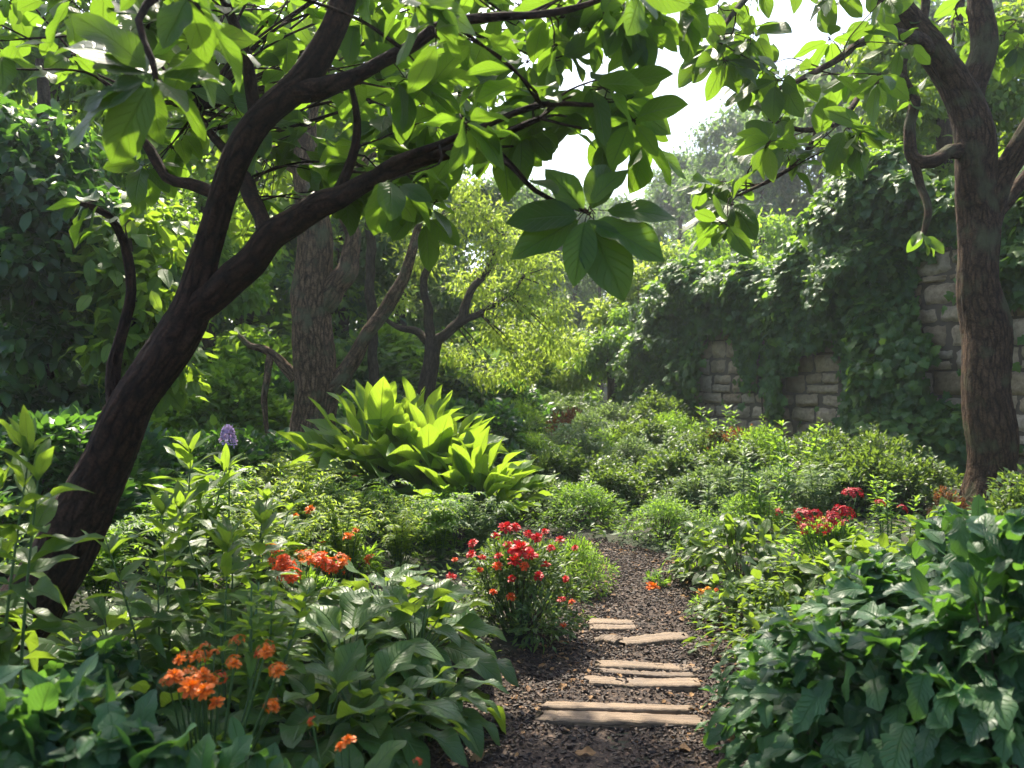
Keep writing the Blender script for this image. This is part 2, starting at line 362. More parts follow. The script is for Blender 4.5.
def mulch_mat():
    m, nt, out = newmat('mulch'); g = nd(nt, 'ShaderNodeNewGeometry')
    a = nd(nt, 'ShaderNodeTexVoronoi'); a.inputs['Scale'].default_value = 75; lk(nt, g.outputs['Position'], a.inputs['Vector'])
    b = nd(nt, 'ShaderNodeTexNoise'); b.inputs['Scale'].default_value = 30; b.inputs['Detail'].default_value = 8; lk(nt, g.outputs['Position'], b.inputs['Vector'])
    sx = nd(nt, 'ShaderNodeSeparateColor'); lk(nt, a.outputs['Color'], sx.inputs[0])
    col = ramp(nt, [(0, (.016, .010, .007)), (.6, (.045, .028, .019)), (.9, (.085, .055, .036)), (1, (.14, .09, .06))], sx.outputs[0]).outputs[0]
    col = mixc(nt, mth(nt, 'MULTIPLY', b.outputs['Fac'], .7), col, (.022, .015, .012))
    p = nd(nt, 'ShaderNodeBsdfPrincipled'); p.inputs['Roughness'].default_value = .85; p.inputs['Specular IOR Level'].default_value = .3; lk(nt, col, p.inputs['Base Color'])
    bp = nd(nt, 'ShaderNodeBump'); bp.inputs['Strength'].default_value = 1; bp.inputs['Distance'].default_value = .02
    lk(nt, mth(nt, 'ADD', mth(nt, 'MULTIPLY', sx.outputs[1], .5), b.outputs['Fac']), bp.inputs['Height']); lk(nt, bp.outputs[0], p.inputs['Normal'])
    lk(nt, p.outputs[0], out.inputs[0]); return m
def grid_mesh(xs, ys, fz):
    X, Y = np.meshgrid(xs, ys); Z = fz(X.ravel(), Y.ravel()); nx = len(xs)
    V = np.stack([X.ravel(), Y.ravel(), Z], -1); i = np.arange(len(ys) - 1)[:, None] * nx + np.arange(nx - 1)[None]
    return V, np.stack([i, i + 1, i + nx + 1, i + nx], -1).reshape(-1, 4)
mb = MB()
xs = np.concatenate([np.linspace(-90, -10, 30, endpoint=False), np.linspace(-10, 10, 150, endpoint=False), np.linspace(10, 90, 30)])
ys = np.concatenate([np.linspace(-10, 0, 8, endpoint=False), np.linspace(0, 20, 150, endpoint=False), np.linspace(20, 95, 30)])
V, Q = grid_mesh(xs, ys, lambda x, y: H(x, y)); mb.add(V, Q)
tag(mb.obj('ground', soil_mat()), 'dark soil of the garden beds rising to the wooded slope', 'ground', kind='structure')
# the path is its own sheet just above the ground, crowned with bark mulch
mb = MB(); rows = []
r_ = np.random.default_rng(3)
T_ = nrm(np.gradient(PD[:, :2], axis=0)); Nn = np.stack([T_[:, 1], -T_[:, 0]], -1)
PD2 = _dense(PATH, 26); T_ = nrm(np.gradient(PD2[:, :2], axis=0)); Nn = np.stack([T_[:, 1], -T_[:, 0]], -1)
cu = np.linspace(-1, 1, 41); W = PD2[:, None, :2] + Nn[:, None, :] * (cu[None, :, None] * (PD2[:, None, 2:3] + .16))
wx, wy = W[..., 0].ravel(), W[..., 1].ravel()
def pathz(x, y):
    return H(x, y) + .012 + .012 * wob(x, y, 4) + .006 * wob(x, y, 13)
Vz = pathz(wx, wy) + np.random.default_rng(1).normal(0, .004, len(wx))
Vz -= .03 * (np.abs(np.tile(cu, len(PD2))) > .97)
i = np.arange(len(PD2) - 1)[:, None] * 41 + np.arange(40)[None]
mb.add(np.stack([wx, wy, Vz], -1), np.stack([i, i + 1, i + 42, i + 41], -1).reshape(-1, 4))
tag(mb.obj('path', mulch_mat()), 'dark bark mulch path winding between the flower beds', 'path', kind='structure')

# loose bark chips on the path
def chips():
    rng = np.random.default_rng(5); mb = MB(); n = 30000
    k = rng.integers(0, len(PD2), n * 4); yy = PD2[k, 1]; keep = (yy > 2.2) & (rng.random(len(k)) < np.clip(22 / yy ** 1.3, 0, 1)); k = k[keep][:n]; n = len(k)
    u = rng.uniform(-1, 1, n); u = np.sign(u) * np.abs(u) ** .8
    xy = PD2[k, :2] + Nn[k] * (u * (PD2[k, 2] + .14))[:, None] + rng.normal(0, .03, (n, 2))
    z = pathz(xy[:, 0], xy[:, 1]) + rng.uniform(0, .012, n)
    B = np.array([(-1, -1, -1), (1, -1, -1), (1, 1, -1), (-1, 1, -1), (-.8, -.9, 1), (.9, -.8, 1), (.8, .9, 1), (-.9, .8, 1)], float)
    Qb = np.array([(0, 3, 2, 1), (4, 5, 6, 7), (0, 1, 5, 4), (1, 2, 6, 5), (2, 3, 7, 6), (3, 0, 4, 7)])
    sc = np.stack([rng.gamma(2, .0032, n) + .003, rng.gamma(2.5, .0013, n) + .0018, rng.uniform(.0015, .005, n)], -1)
    a = rng.uniform(0, 2 * PI, n); X = np.stack([np.cos(a), np.sin(a), rng.normal(0, .3, n)], -1); X = nrm(X)
    up = nrm(np.stack([rng.normal(0, .35, n), rng.normal(0, .35, n), np.ones(n)], -1)); Y = nrm(np.cross(up, X)); Zx = np.cross(X, Y)
    jit = B[None] * sc[:, None] * rng.uniform(.75, 1.25, (n, 8, 3))
    Wv = np.stack([xy[:, 0], xy[:, 1], z], -1)[:, None] + jit[..., 0:1] * X[:, None] + jit[..., 1:2] * Y[:, None] + jit[..., 2:3] * Zx[:, None]
    mb.add(Wv.reshape(-1, 3), (Qb[None] + (np.arange(n) * 8)[:, None, None]).reshape(-1, 4), None, np.repeat(rng.random(n), 8))
    m, nt, out = newmat('bark_chip'); at = nd(nt, 'ShaderNodeAttribute', attribute_name='rnd')
    col = ramp(nt, [(0, (.012, .007, .005)), (.6, (.04, .023, .015)), (.9, (.085, .05, .03)), (1, (.17, .10, .058))], at.outputs['Fac']).outputs[0]
    p = nd(nt, 'ShaderNodeBsdfPrincipled'); p.inputs['Roughness'].default_value = .75; lk(nt, col, p.inputs['Base Color']); lk(nt, p.outputs[0], out.inputs[0])
    tag(mb.obj('mulch_chips', m, smooth=False), 'loose dark bark chips strewn over the path', 'mulch', kind='stuff')
chips()

# ------------------------------------------------------------------ haze
def haze():
    m, nt, out = newmat('haze_air'); pv = nd(nt, 'ShaderNodeVolumePrincipled')
    pv.inputs['Color'].default_value = (.86, .93, 1, 1); pv.inputs['Density'].default_value = HAZE; pv.inputs['Anisotropy'].default_value = .35
    lk(nt, pv.outputs[0], out.inputs['Volume'])
    mb = MB(); a, b, z0, z1 = 96, 100, -1.4, 27
    V = [(x, y, z) for z in (z0, z1) for x, y in ((-a, -12), (a, -12), (a, b), (-a, b))]
    mb.add(V, [(0, 3, 2, 1), (4, 5, 6, 7), (0, 1, 5, 4), (1, 2, 6, 5), (2, 3, 7, 6), (3, 0, 4, 7)])
    tag(mb.obj('haze', m, smooth=False), 'thin pale morning haze filling the garden and woods', 'haze', kind='stuff')
HAZE = 0.0010
haze()

# ------------------------------------------------------------------ leaf template sets
T = {}
T['canopy'] = tset('ovate', 4, 9, .50, .22, .38, .05, 8, 1)
T['canopy2'] = tset('ovate', 4, 6, .48, .22, .4, .05, 6, 2)
T['hosta'] = tset('ovate', 6, 10, .48, .28, .75, .07, 8, 3)
T['lobed'] = tset('lobed', 6, 20, .68, .16, .55, .06, 8, 4)
T['lance'] = tset('lance', 4, 8, .27, .35, .7, .04, 7, 5)
T['big'] = tset('lance', 6, 10, .42, .38, .5, .05, 7, 6)
T['mid'] = tset('ovate', 2, 4, .5, .25, .6, .05, 5, 7)
T['small'] = tset('ovate', 2, 2, .5, .25, .6, .0, 5, 8)
T['thin'] = tset('lance', 2, 2, .28, .3, .7, .0, 5, 9)
T['ivy'] = tset('ivy', 4, 7, .95, .1, .55, .06, 6, 10)
T['petal'] = tset('petal', 2, 4, .42, .25, .5, .1, 5, 11)

# ------------------------------------------------------------------ plant builders (local, base at origin) -> list of (part, mesh)
def rdir(rng, n, el0, el1, az=None):
    az = rng.uniform(0, 2 * PI, n) if az is None else az; el = rng.uniform(el0, el1, n)
    return np.stack([np.cos(az) * np.cos(el), np.sin(az) * np.cos(el), np.sin(el)], -1)
UP = np.array((0, 0, 1.))
def rosette(seed, n=34, Rr=.22, h=.34, L=.26, tp='hosta', mat='hosta', el=(70, -15), prad=.005):
    rng = np.random.default_rng(seed); mb = MB(); st = MB()
    a = np.sqrt((np.arange(n) + .5) / n); az = np.arange(n) * 2.39996 + rng.normal(0, .25, n)
    el_ = R(el[0]) + (R(el[1]) - R(el[0])) * a + rng.normal(0, .18, n)
    r = Rr * a * rng.uniform(.8, 1.15, n); z = h * (1.05 - .55 * a ** 1.5) * rng.uniform(.85, 1.12, n)
    pos = np.stack([np.cos(az) * r, np.sin(az) * r, z], -1)
    d = np.stack([np.cos(az) * np.cos(el_), np.sin(az) * np.cos(el_), np.sin(el_)], -1)
    up = UP + .5 * np.stack([-np.cos(az), -np.sin(az), np.zeros(n)], -1) * np.sin(np.maximum(el_, 0))[:, None] * 3 + rng.normal(0, .18, (n, 3))
    put(mb, T[tp], pos, d, up, L * (.65 + .45 * a) * rng.uniform(.8, 1.15, n), rng, np.clip(.75 - .45 * a + rng.normal(0, .2, n), 0, 1))
    for i in range(n):
        b = np.array((np.cos(az[i]) * .03, np.sin(az[i]) * .03, -.05)); m_ = (b + pos[i]) / 2 + np.array((0, 0, .06 * h / .3)) - .15 * np.array((pos[i][0], pos[i][1], 0))
        tube(st, [[*b, prad * 1.4], [*m_, prad], [*pos[i], prad * .6]], 5, step=.1, rn=rng.random())
    return [('foliage', mb.mesh('foliage', M[mat])), ('stem', st.mesh('stem', M['stem']))]
def mound(seed, n=200, rx=.5, h=.6, L=.2, tp='lobed', mat='deep', inner=.35, droop=.35, nst=14, low=-.1):
    """a dome of leaves held out on short stalks: outer shell dense, some inside"""
    rng = np.random.default_rng(seed); mb = MB(); st = MB()
    d0 = rdir(rng, n, R(-5), R(88)); lump = 1 + .16 * np.sin(d0[:, 0] * 5 + seed) * np.sin(d0[:, 1] * 5 + 1) + .1 * np.sin(d0[:, 2] * 9 + d0[:, 0] * 7)
    f = np.where(rng.random(n) < inner, rng.uniform(.45, .9, n), rng.uniform(.88, 1.06, n)) * lump
    pos = d0 * f[:, None] * np.array((rx, rx, h)); pos[:, 2] = np.maximum(pos[:, 2], low + rng.uniform(.04, .2, n))
    d = nrm(d0 * np.array((1, 1, .5)) + np.array((0, 0, -droop)) + rng.normal(0, .35, (n, 3)))
    up = nrm(d0 * .55 + UP * 1.0 + rng.normal(0, .25, (n, 3)))
    put(mb, T[tp], pos - d * L * .45, d, up, L * rng.uniform(.6, 1.2, n), rng)
    for i in rng.choice(n, min(n, nst), False):
        p = pos[i] * .96; b = np.array((p[0] * .15, p[1] * .15, -.05))
        tube(st, [[*b, .006], [*((b + p) / 2 + np.array((0, 0, .04))), .005], [*p, .002]], 5, step=.15, rn=rng.random())
    return [('foliage', mb.mesh('foliage', M[mat])), ('stem', st.mesh('stem', M['twig' if tp != 'hosta' else 'stem']))]
def stalks(seed, ns=5, h=.9, L=.25, spread=.18, tp='lance', mat='lance', gap=.075, per=3, lean=.25, topel=62, botel=5):
    rng = np.random.default_rng(seed); mb = MB(); st = MB()
    for s in range(ns):
        az = rng.uniform(0, 2 * PI); r0 = spread * math.sqrt(rng.random()); hh = h * rng.uniform(.7, 1.05); le = lean * rng.random() * hh
        b = np.array((math.cos(az) * r0, math.sin(az) * r0, -.05)); top = b + np.array((math.cos(az) * le, math.sin(az) * le, hh))
        m_ = (b + top) / 2 - np.array((math.cos(az), math.sin(az), 0)) * le * .18
        C = tube(st, [[*b, .008], [*m_, .006], [*top, .003]], 6, step=.04, rn=rng.random())
        z0 = .12
        k = 0
        while z0 < 1.0:
            p = C[min(len(C) - 1, int(z0 * (len(C) - 1))), :3]; nl = per + (2 if z0 > .92 else 0)
            aa = k * 1.1 + np.arange(nl) * 2 * PI / nl + rng.normal(0, .25, nl)
            e = R(botel) + (R(topel) - R(botel)) * z0 ** 2.2 + rng.normal(0, .15, nl)
            d = np.stack([np.cos(aa) * np.cos(e), np.sin(aa) * np.cos(e), np.sin(e)], -1)
            sz = L * (1.05 - .45 * max(0, z0 - .55) / .45) * rng.uniform(.75, 1.12, nl)
            up = UP + np.stack([-np.cos(aa), -np.sin(aa), np.zeros(nl)], -1) * .6 + rng.normal(0, .15, (nl, 3))
            if z0 < .4 and rng.random() < .5: z0 += gap / hh; continue
            put(mb, T[tp], np.repeat(p[None], nl, 0), d, up, sz, rng, np.clip(.25 + .6 * z0 ** 2 + rng.normal(0, .15, nl), 0, 1))
            z0 += gap / hh * rng.uniform(.8, 1.2); k += 1
    return [('foliage', mb.mesh('foliage', M[mat])), ('stem', st.mesh('stem', M['stem']))]
def ferny(seed, nf=26, h=.6, spread=.5, pl=.06, mat='fine', tp='thin', pairs=26, up0=75):
    rng = np.random.default_rng(seed); mb = MB(); st = MB()
    for f in range(nf):
        az = rng.uniform(0, 2 * PI); sp = spread * rng.uniform(.2, 1.0); hh = h * rng.uniform(.6, 1.05)
        o = np.array((math.cos(az), math.sin(az), 0)); b = o * .04 * rng.random()
        C = tube(st, [[*b, .004], [*(b + o * sp * .35 + UP * hh * .75), .003], [*(b + o * sp * .75 + UP * hh), .002], [*(b + o * sp * 1.1 + UP * hh * .85), .001]], 4, step=.03, rn=rng.random())
        T_ = nrm(np.gradient(C[:, :3], axis=0)); idx = np.linspace(len(C) * .2, len(C) - 1, pairs).astype(int)
        p = C[idx, :3]; t = T_[idx]; s = nrm(np.cross(t, UP) + 1e-4); fr = np.sin(np.linspace(.35, PI * .97, pairs))
        for sg in (1, -1):
            d = nrm(s * sg + t * .55 + rng.normal(0, .16, p.shape))
            put(mb, T[tp], p, d, UP + rng.normal(0, .3, p.shape), pl * (.5 + fr) * rng.uniform(.8, 1.2, pairs), rng)
    return [('foliage', mb.mesh('foliage', M[mat])), ('stem', st.mesh('stem', M['stem']))]
def bushy(seed, n=3500, rx=.5, h=.55, L=.05, mat='shrub', tp='small', nb=26, low=0.0, ry=None):
    """small leaved rounded shrub from clumps of twigs"""
    rng = np.random.default_rng(seed); mb = MB(); st = MB(); ry = ry or rx
    d0 = rdir(rng, nb, R(2), R(85)); cen = d0 * rng.uniform(.6, .86, nb)[:, None] * np.array((rx, ry, h)); cr = rng.uniform(.22, .36, nb) * (rx + h) / 2
    k = rng.integers(0, nb, n); dd = nrm(rng.normal(0, 1, (n, 3))); dd[:, 2] = np.abs(dd[:, 2]) * np.where(rng.random(n) < .75, 1, -1)
    rad = rng.uniform(.45, 1.05, n) ** .6
    pos = cen[k] + dd * (rad * cr[k])[:, None]; pos[:, 2] = np.maximum(pos[:, 2], low + rng.uniform(0, .06, n))
    d = nrm(dd + d0[k] * .5 + rng.normal(0, .35, (n, 3)) - UP * .1)
    put(mb, T[tp], pos, d, nrm(UP * .7 + d0[k] * .6 + rng.normal(0, .4, (n, 3))), L * rng.uniform(.6, 1.3, n), rng)
    for i in range(nb // 2):                                   # leading shoots that break the outline
        a = d0[rng.integers(0, nb)] * np.array((rx, ry, h)) * rng.uniform(.7, .95); e = a * rng.uniform(1.1, 1.25) + UP * rng.uniform(.05, .24) * h + rng.normal(0, .05, 3) * rx
        k_ = 16; tt = np.linspace(.1, 1, k_)[:, None]; pp = a * (1 - tt) + e * tt; tube(st, [[*a, .004], [*e, .0015]], 4, step=.1)
        az = np.arange(k_) * 2.4; put(mb, T[tp], pp, np.stack([np.cos(az), np.sin(az), np.full(k_, .7)], -1), UP + rng.normal(0, .3, (k_, 3)), L * rng.uniform(.8, 1.4, k_), rng)
    for i in range(nb):
        p = cen[i]; tube(st, [[p[0] * .08, p[1] * .08, -.06, .008], [p[0] * .5, p[1] * .5, p[2] * .6, .006], [*p, .003]], 5, step=.15, rn=rng.random())
    return [('foliage', mb.mesh('foliage', M[mat])), ('stem', st.mesh('stem', M['twig']))]

def flower_mesh(seed, mat, layers=3, npet=12, r=.045, cup=.5, centre=True, ragged=.25):
    rng = np.random.default_rng(seed); mb = MB()
    for l in range(layers):
        n = max(5, int(npet * (1 - .22 * l))); az = np.arange(n) * 2 * PI / n + l * .4 + rng.normal(0, .12, n); e = R(8) + l * cup + rng.normal(0, ragged * .6, n)
        d = np.stack([np.cos(az) * np.cos(e), np.sin(az) * np.cos(e), np.sin(e)], -1)
        put(mb, T['petal'], np.tile((0, 0, .004 * l), (n, 1)) + d * r * .08, d, UP - d * .4 + rng.normal(0, ragged, (n, 3)), r * (1 - .16 * l) * rng.uniform(.8, 1.15, n), rng)
    if centre:
        th = np.linspace(0, 2 * PI, 9)[:-1]; rr = r * .2; V = []
        for j, (q, zz) in enumerate(((1, 0.004), (.95, .009), (.6, .014), (.05, .016))): V += [(np.cos(a) * rr * q, np.sin(a) * rr * q, zz + r * .1) for a in th]
        Qs = [(j * 8 + i, j * 8 + (i + 1) % 8, j * 8 + 8 + (i + 1) % 8, j * 8 + 8 + i) for j in range(3) for i in range(8)]
        mb.add(V, Qs, None, .5, None, 1)
    return mb.mesh('flower', [M[mat], M['pollen']])
def cluster_mesh(seed, mat, n=22, r=.05, pr=.016):
    """head of many little florets"""
    rng = np.random.default_rng(seed); mb = MB()
    for i in range(n):
        d0 = rdir(rng, 1, R(0), R(88))[0]; p0 = d0 * r * rng.uniform(.75, 1.1) * np.array((1, 1, .7))
        az = np.arange(5) * 2 * PI / 5 + rng.random(); s = nrm(np.cross(d0, (.3, .2, .9))); t = np.cross(d0, s)
        d = nrm(s[None] * np.cos(az)[:, None] + t[None] * np.sin(az)[:, None] + d0[None] * .35)
        put(mb, T['petal'], np.repeat(p0[None], 5, 0), d, d0[None] + rng.normal(0, .2, (5, 3)), pr * rng.uniform(.8, 1.2, 5), rng, rng.random())
    return mb.mesh('flower', [M[mat]])

def plant(name, parts, loc, label, cat, group=None, rz=0., sc=1., flowers=None):
    o = empty(name, loc, label, cat, group, rz, sc)
    for nm, me in parts: child(nm, me, o)
    if flowers:
        for (me, x, y, z, s, tx, ty) in flowers:
            child('flower', me, o, Matrix.Translation((x, y, z)) @ Matrix.Rotation(ty, 4, 'Y') @ Matrix.Rotation(tx, 4, 'X') @ Matrix.Rotation(x * 40, 4, 'Z') @ Matrix.Scale(s, 4))
    return o

# ------------------------------------------------------------------ stone wall
W0 = np.array((2.86, 17.6)); W1 = np.array((8.6, 3.9)); WL = float(np.linalg.norm(W1 - W0)); WD = (W1 - W0) / WL
WN = np.array((-WD[1], WD[0])); WN = WN if WN[1] < 0 else -WN
if WN[0] > 0: WN = -WN
def wallP(s, z, o=0.):
    s = np.asarray(s, float)
    return np.stack([W0[0] + WD[0] * s + WN[0] * o, W0[1] + WD[1] * s + WN[1] * o, np.broadcast_to(z, s.shape) + 0. * s], -1)
def to_px(p):
    return 512 + p[..., 0] / p[..., 1] * F, 384 - (p[..., 2] - CAMZ) / p[..., 1] * F
def px_s(px):
    k = (px - 512) / F; return (k * W0[1] - W0[0]) / (WD[0] - k * WD[1])
WTOP = 3.95; WLOW = 3.0
SBRK = px_s(806)
def wtop(s): return np.where(np.asarray(s) < SBRK, WLOW, WTOP)
def stone_wall():
    rng = np.random.default_rng(21); o = empty('stone_wall', (W0[0], W0[1], Hs(*W0)), 'old tan stone garden wall draped with ivy along the right bed', 'wall')
    org = np.array(o.location); mb = MB(); z = .1
    nu, nv = 7, 6; u = np.linspace(0, 1, nu); v = np.linspace(0, 1, nv); Ug, Vg = np.meshgrid(u, v)
    i = np.arange(nv - 1)[:, None] * nu + np.arange(nu - 1)[None]; Qg = np.stack([i, i + 1, i + nu + 1, i + nu], -1).reshape(-1, 4)
    def stone(s0, s1, z0, z1):
        g = .0055; a, b, c0, c1 = s0 + g * rng.uniform(.4, 1.6), s1 - g * rng.uniform(.4, 1.6), z0 + g * rng.uniform(.4, 1.6), z1 - g * rng.uniform(.4, 1.6)
        ed = np.minimum(np.minimum(Ug, 1 - Ug), np.minimum(Vg, 1 - Vg))
        cor = np.minimum(Ug, 1 - Ug) * np.minimum(Vg, 1 - Vg)
        sq = 1 - .035 * (cor == 0) 
        off = rng.normal(0, .016) + .04 * np.clip(ed * 5, 0, 1) ** .5 + rng.normal(0, .008, Ug.shape) + rng.normal(0, .012) * (Ug - .5) + rng.normal(0, .012) * (Vg - .5) - .035 * (ed == 0)
        sk = rng.normal(0, .018, 4)
        sg = a + (b - a) * (.5 + (Ug - .5) * sq) + rng.normal(0, .007, Ug.shape) + sk[0] * (Vg - .5)
        zg = c0 + (c1 - c0) * (.5 + (Vg - .5) * sq) + rng.normal(0, .006, Ug.shape) + sk[1] * (Ug - .5)
        mb.add(wallP(sg.ravel(), zg.ravel()) * 1.0 + np.concatenate([WN[None] * off.ravel()[:, None], np.zeros((nu * nv, 1))], 1), Qg, None, rng.random())
    while z < WTOP:
        h = rng.uniform(.19, .36); h = min(h, (WLOW if z < WLOW - .05 else WTOP) - z + .02); s = -rng.uniform(0, .4)
        while s < WL:
            if z + .1 > float(wtop(s)): s = SBRK + .001 if s < SBRK else s
            wd_ = rng.uniform(.26, .62) * (1.2 if h > .28 else 1)
            q = rng.random()
            if q < .22 and h > .25:
                m_ = z + h * rng.uniform(.4, .6); stone(s, s + wd_, z, m_)
                if rng.random() < .5: stone(s, s + wd_, m_, z + h)
                else: stone(s, s + wd_ * .5, m_, z + h); stone(s + wd_ * .5, s + wd_, m_, z + h)
            else: stone(s, s + wd_, z, z + h)
            s += wd_
        z += h
    m, nt, out = newmat('wall_stone'); at = nd(nt, 'ShaderNodeAttribute', attribute_name='rnd'); g = nd(nt, 'ShaderNodeNewGeometry')
    n1 = nd(nt, 'ShaderNodeTexNoise'); n1.inputs['Scale'].default_value = 14; n1.inputs['Detail'].default_value = 9; n1.inputs['Roughness'].default_value = .7; lk(nt, g.outputs['Position'], n1.inputs['Vector'])
    n2 = nd(nt, 'ShaderNodeTexNoise'); n2.inputs['Scale'].default_value = 2.1; n2.inputs['Detail'].default_value = 5; lk(nt, g.outputs['Position'], n2.inputs['Vector'])
    col = ramp(nt, [(0, (.36, .265, .17)), (.3, (.48, .365, .24)), (.6, (.52, .40, .27)), (.85, (.57, .46, .33)), (1, (.46, .38, .29))], at.outputs['Fac']).outputs[0]
    col = mixc(nt, 1.0, col, ramp(nt, [(.25, (.45, .43, .42)), (.6, (1, 1, 1))], n1.outputs['Fac']).outputs[0], 'MULTIPLY')
    col = mixc(nt, ramp(nt, [(.5, (0, 0, 0)), (.72, (.7, .7, .7))], n2.outputs['Fac']).outputs[0], col, (.13, .12, .08))
    p = nd(nt, 'ShaderNodeBsdfPrincipled'); p.inputs['Roughness'].default_value = .9; p.inputs['Specular IOR Level'].default_value = .25; lk(nt, col, p.inputs['Base Color'])
    bp = nd(nt, 'ShaderNodeBump'); bp.inputs['Strength'].default_value = 1; bp.inputs['Distance'].default_value = .06; lk(nt, n1.outputs['Fac'], bp.inputs['Height']); lk(nt, bp.outputs[0], p.inputs['Normal'])
    lk(nt, p.outputs[0], out.inputs[0])
    mb.obj('stone_facing', m, o, org)
    mb = MB()
    for sa, sb, zt in ((-.05, SBRK, WLOW), (SBRK + .002, WL, WTOP)):
        V = []
        for zz in (-.6, zt):
            for s_, of in ((sa, -.02), (sb, -.02), (sb, -.5), (sa, -.5)): V.append(wallP(np.array(s_), np.array(zz), of))
        mb.add(np.array(V), [(0, 3, 2, 1), (4, 5, 6, 7), (0, 1, 5, 4), (1, 2, 6, 5), (2, 3, 7, 6), (3, 0, 4, 7)])
    mb.obj('mortar_core', plain_mat('mortar', (.11, .085, .06), .95), o, org, False)
    mb = MB(); s = -.1; rc = np.random.default_rng(8)                       # coping stones
    while s < WL - .05:
        e = min(s + rc.uniform(.5, .9), WL); e = SBRK if s < SBRK - .01 < e else e; V = []; zz = float(wtop(s + .01)) + .015; hh = rc.uniform(.10, .15)
        for z_, k_ in ((zz, 0), (zz + hh * .7, 0), (zz + hh, .03)):
            for s_, of in ((s + .01 + k_, .09 - k_), (e - .01 - k_, .09 - k_), (e - .01 - k_, -.58 + k_), (s + .01 + k_, -.58 + k_)): V.append(wallP(np.array(s_), np.array(z_), of + rc.normal(0, .006)))
        Qs = [(0, 3, 2, 1), (8, 9, 10, 11)] + [(4 * l + a, 4 * l + (a + 1) % 4, 4 * l + 4 + (a + 1) % 4, 4 * l + 4 + a) for l in (0, 1) for a in range(4)]
        mb.add(np.array(V), Qs, None, rc.random()); s = e
    mb.obj('coping', m, o, org, False)
stone_wall()

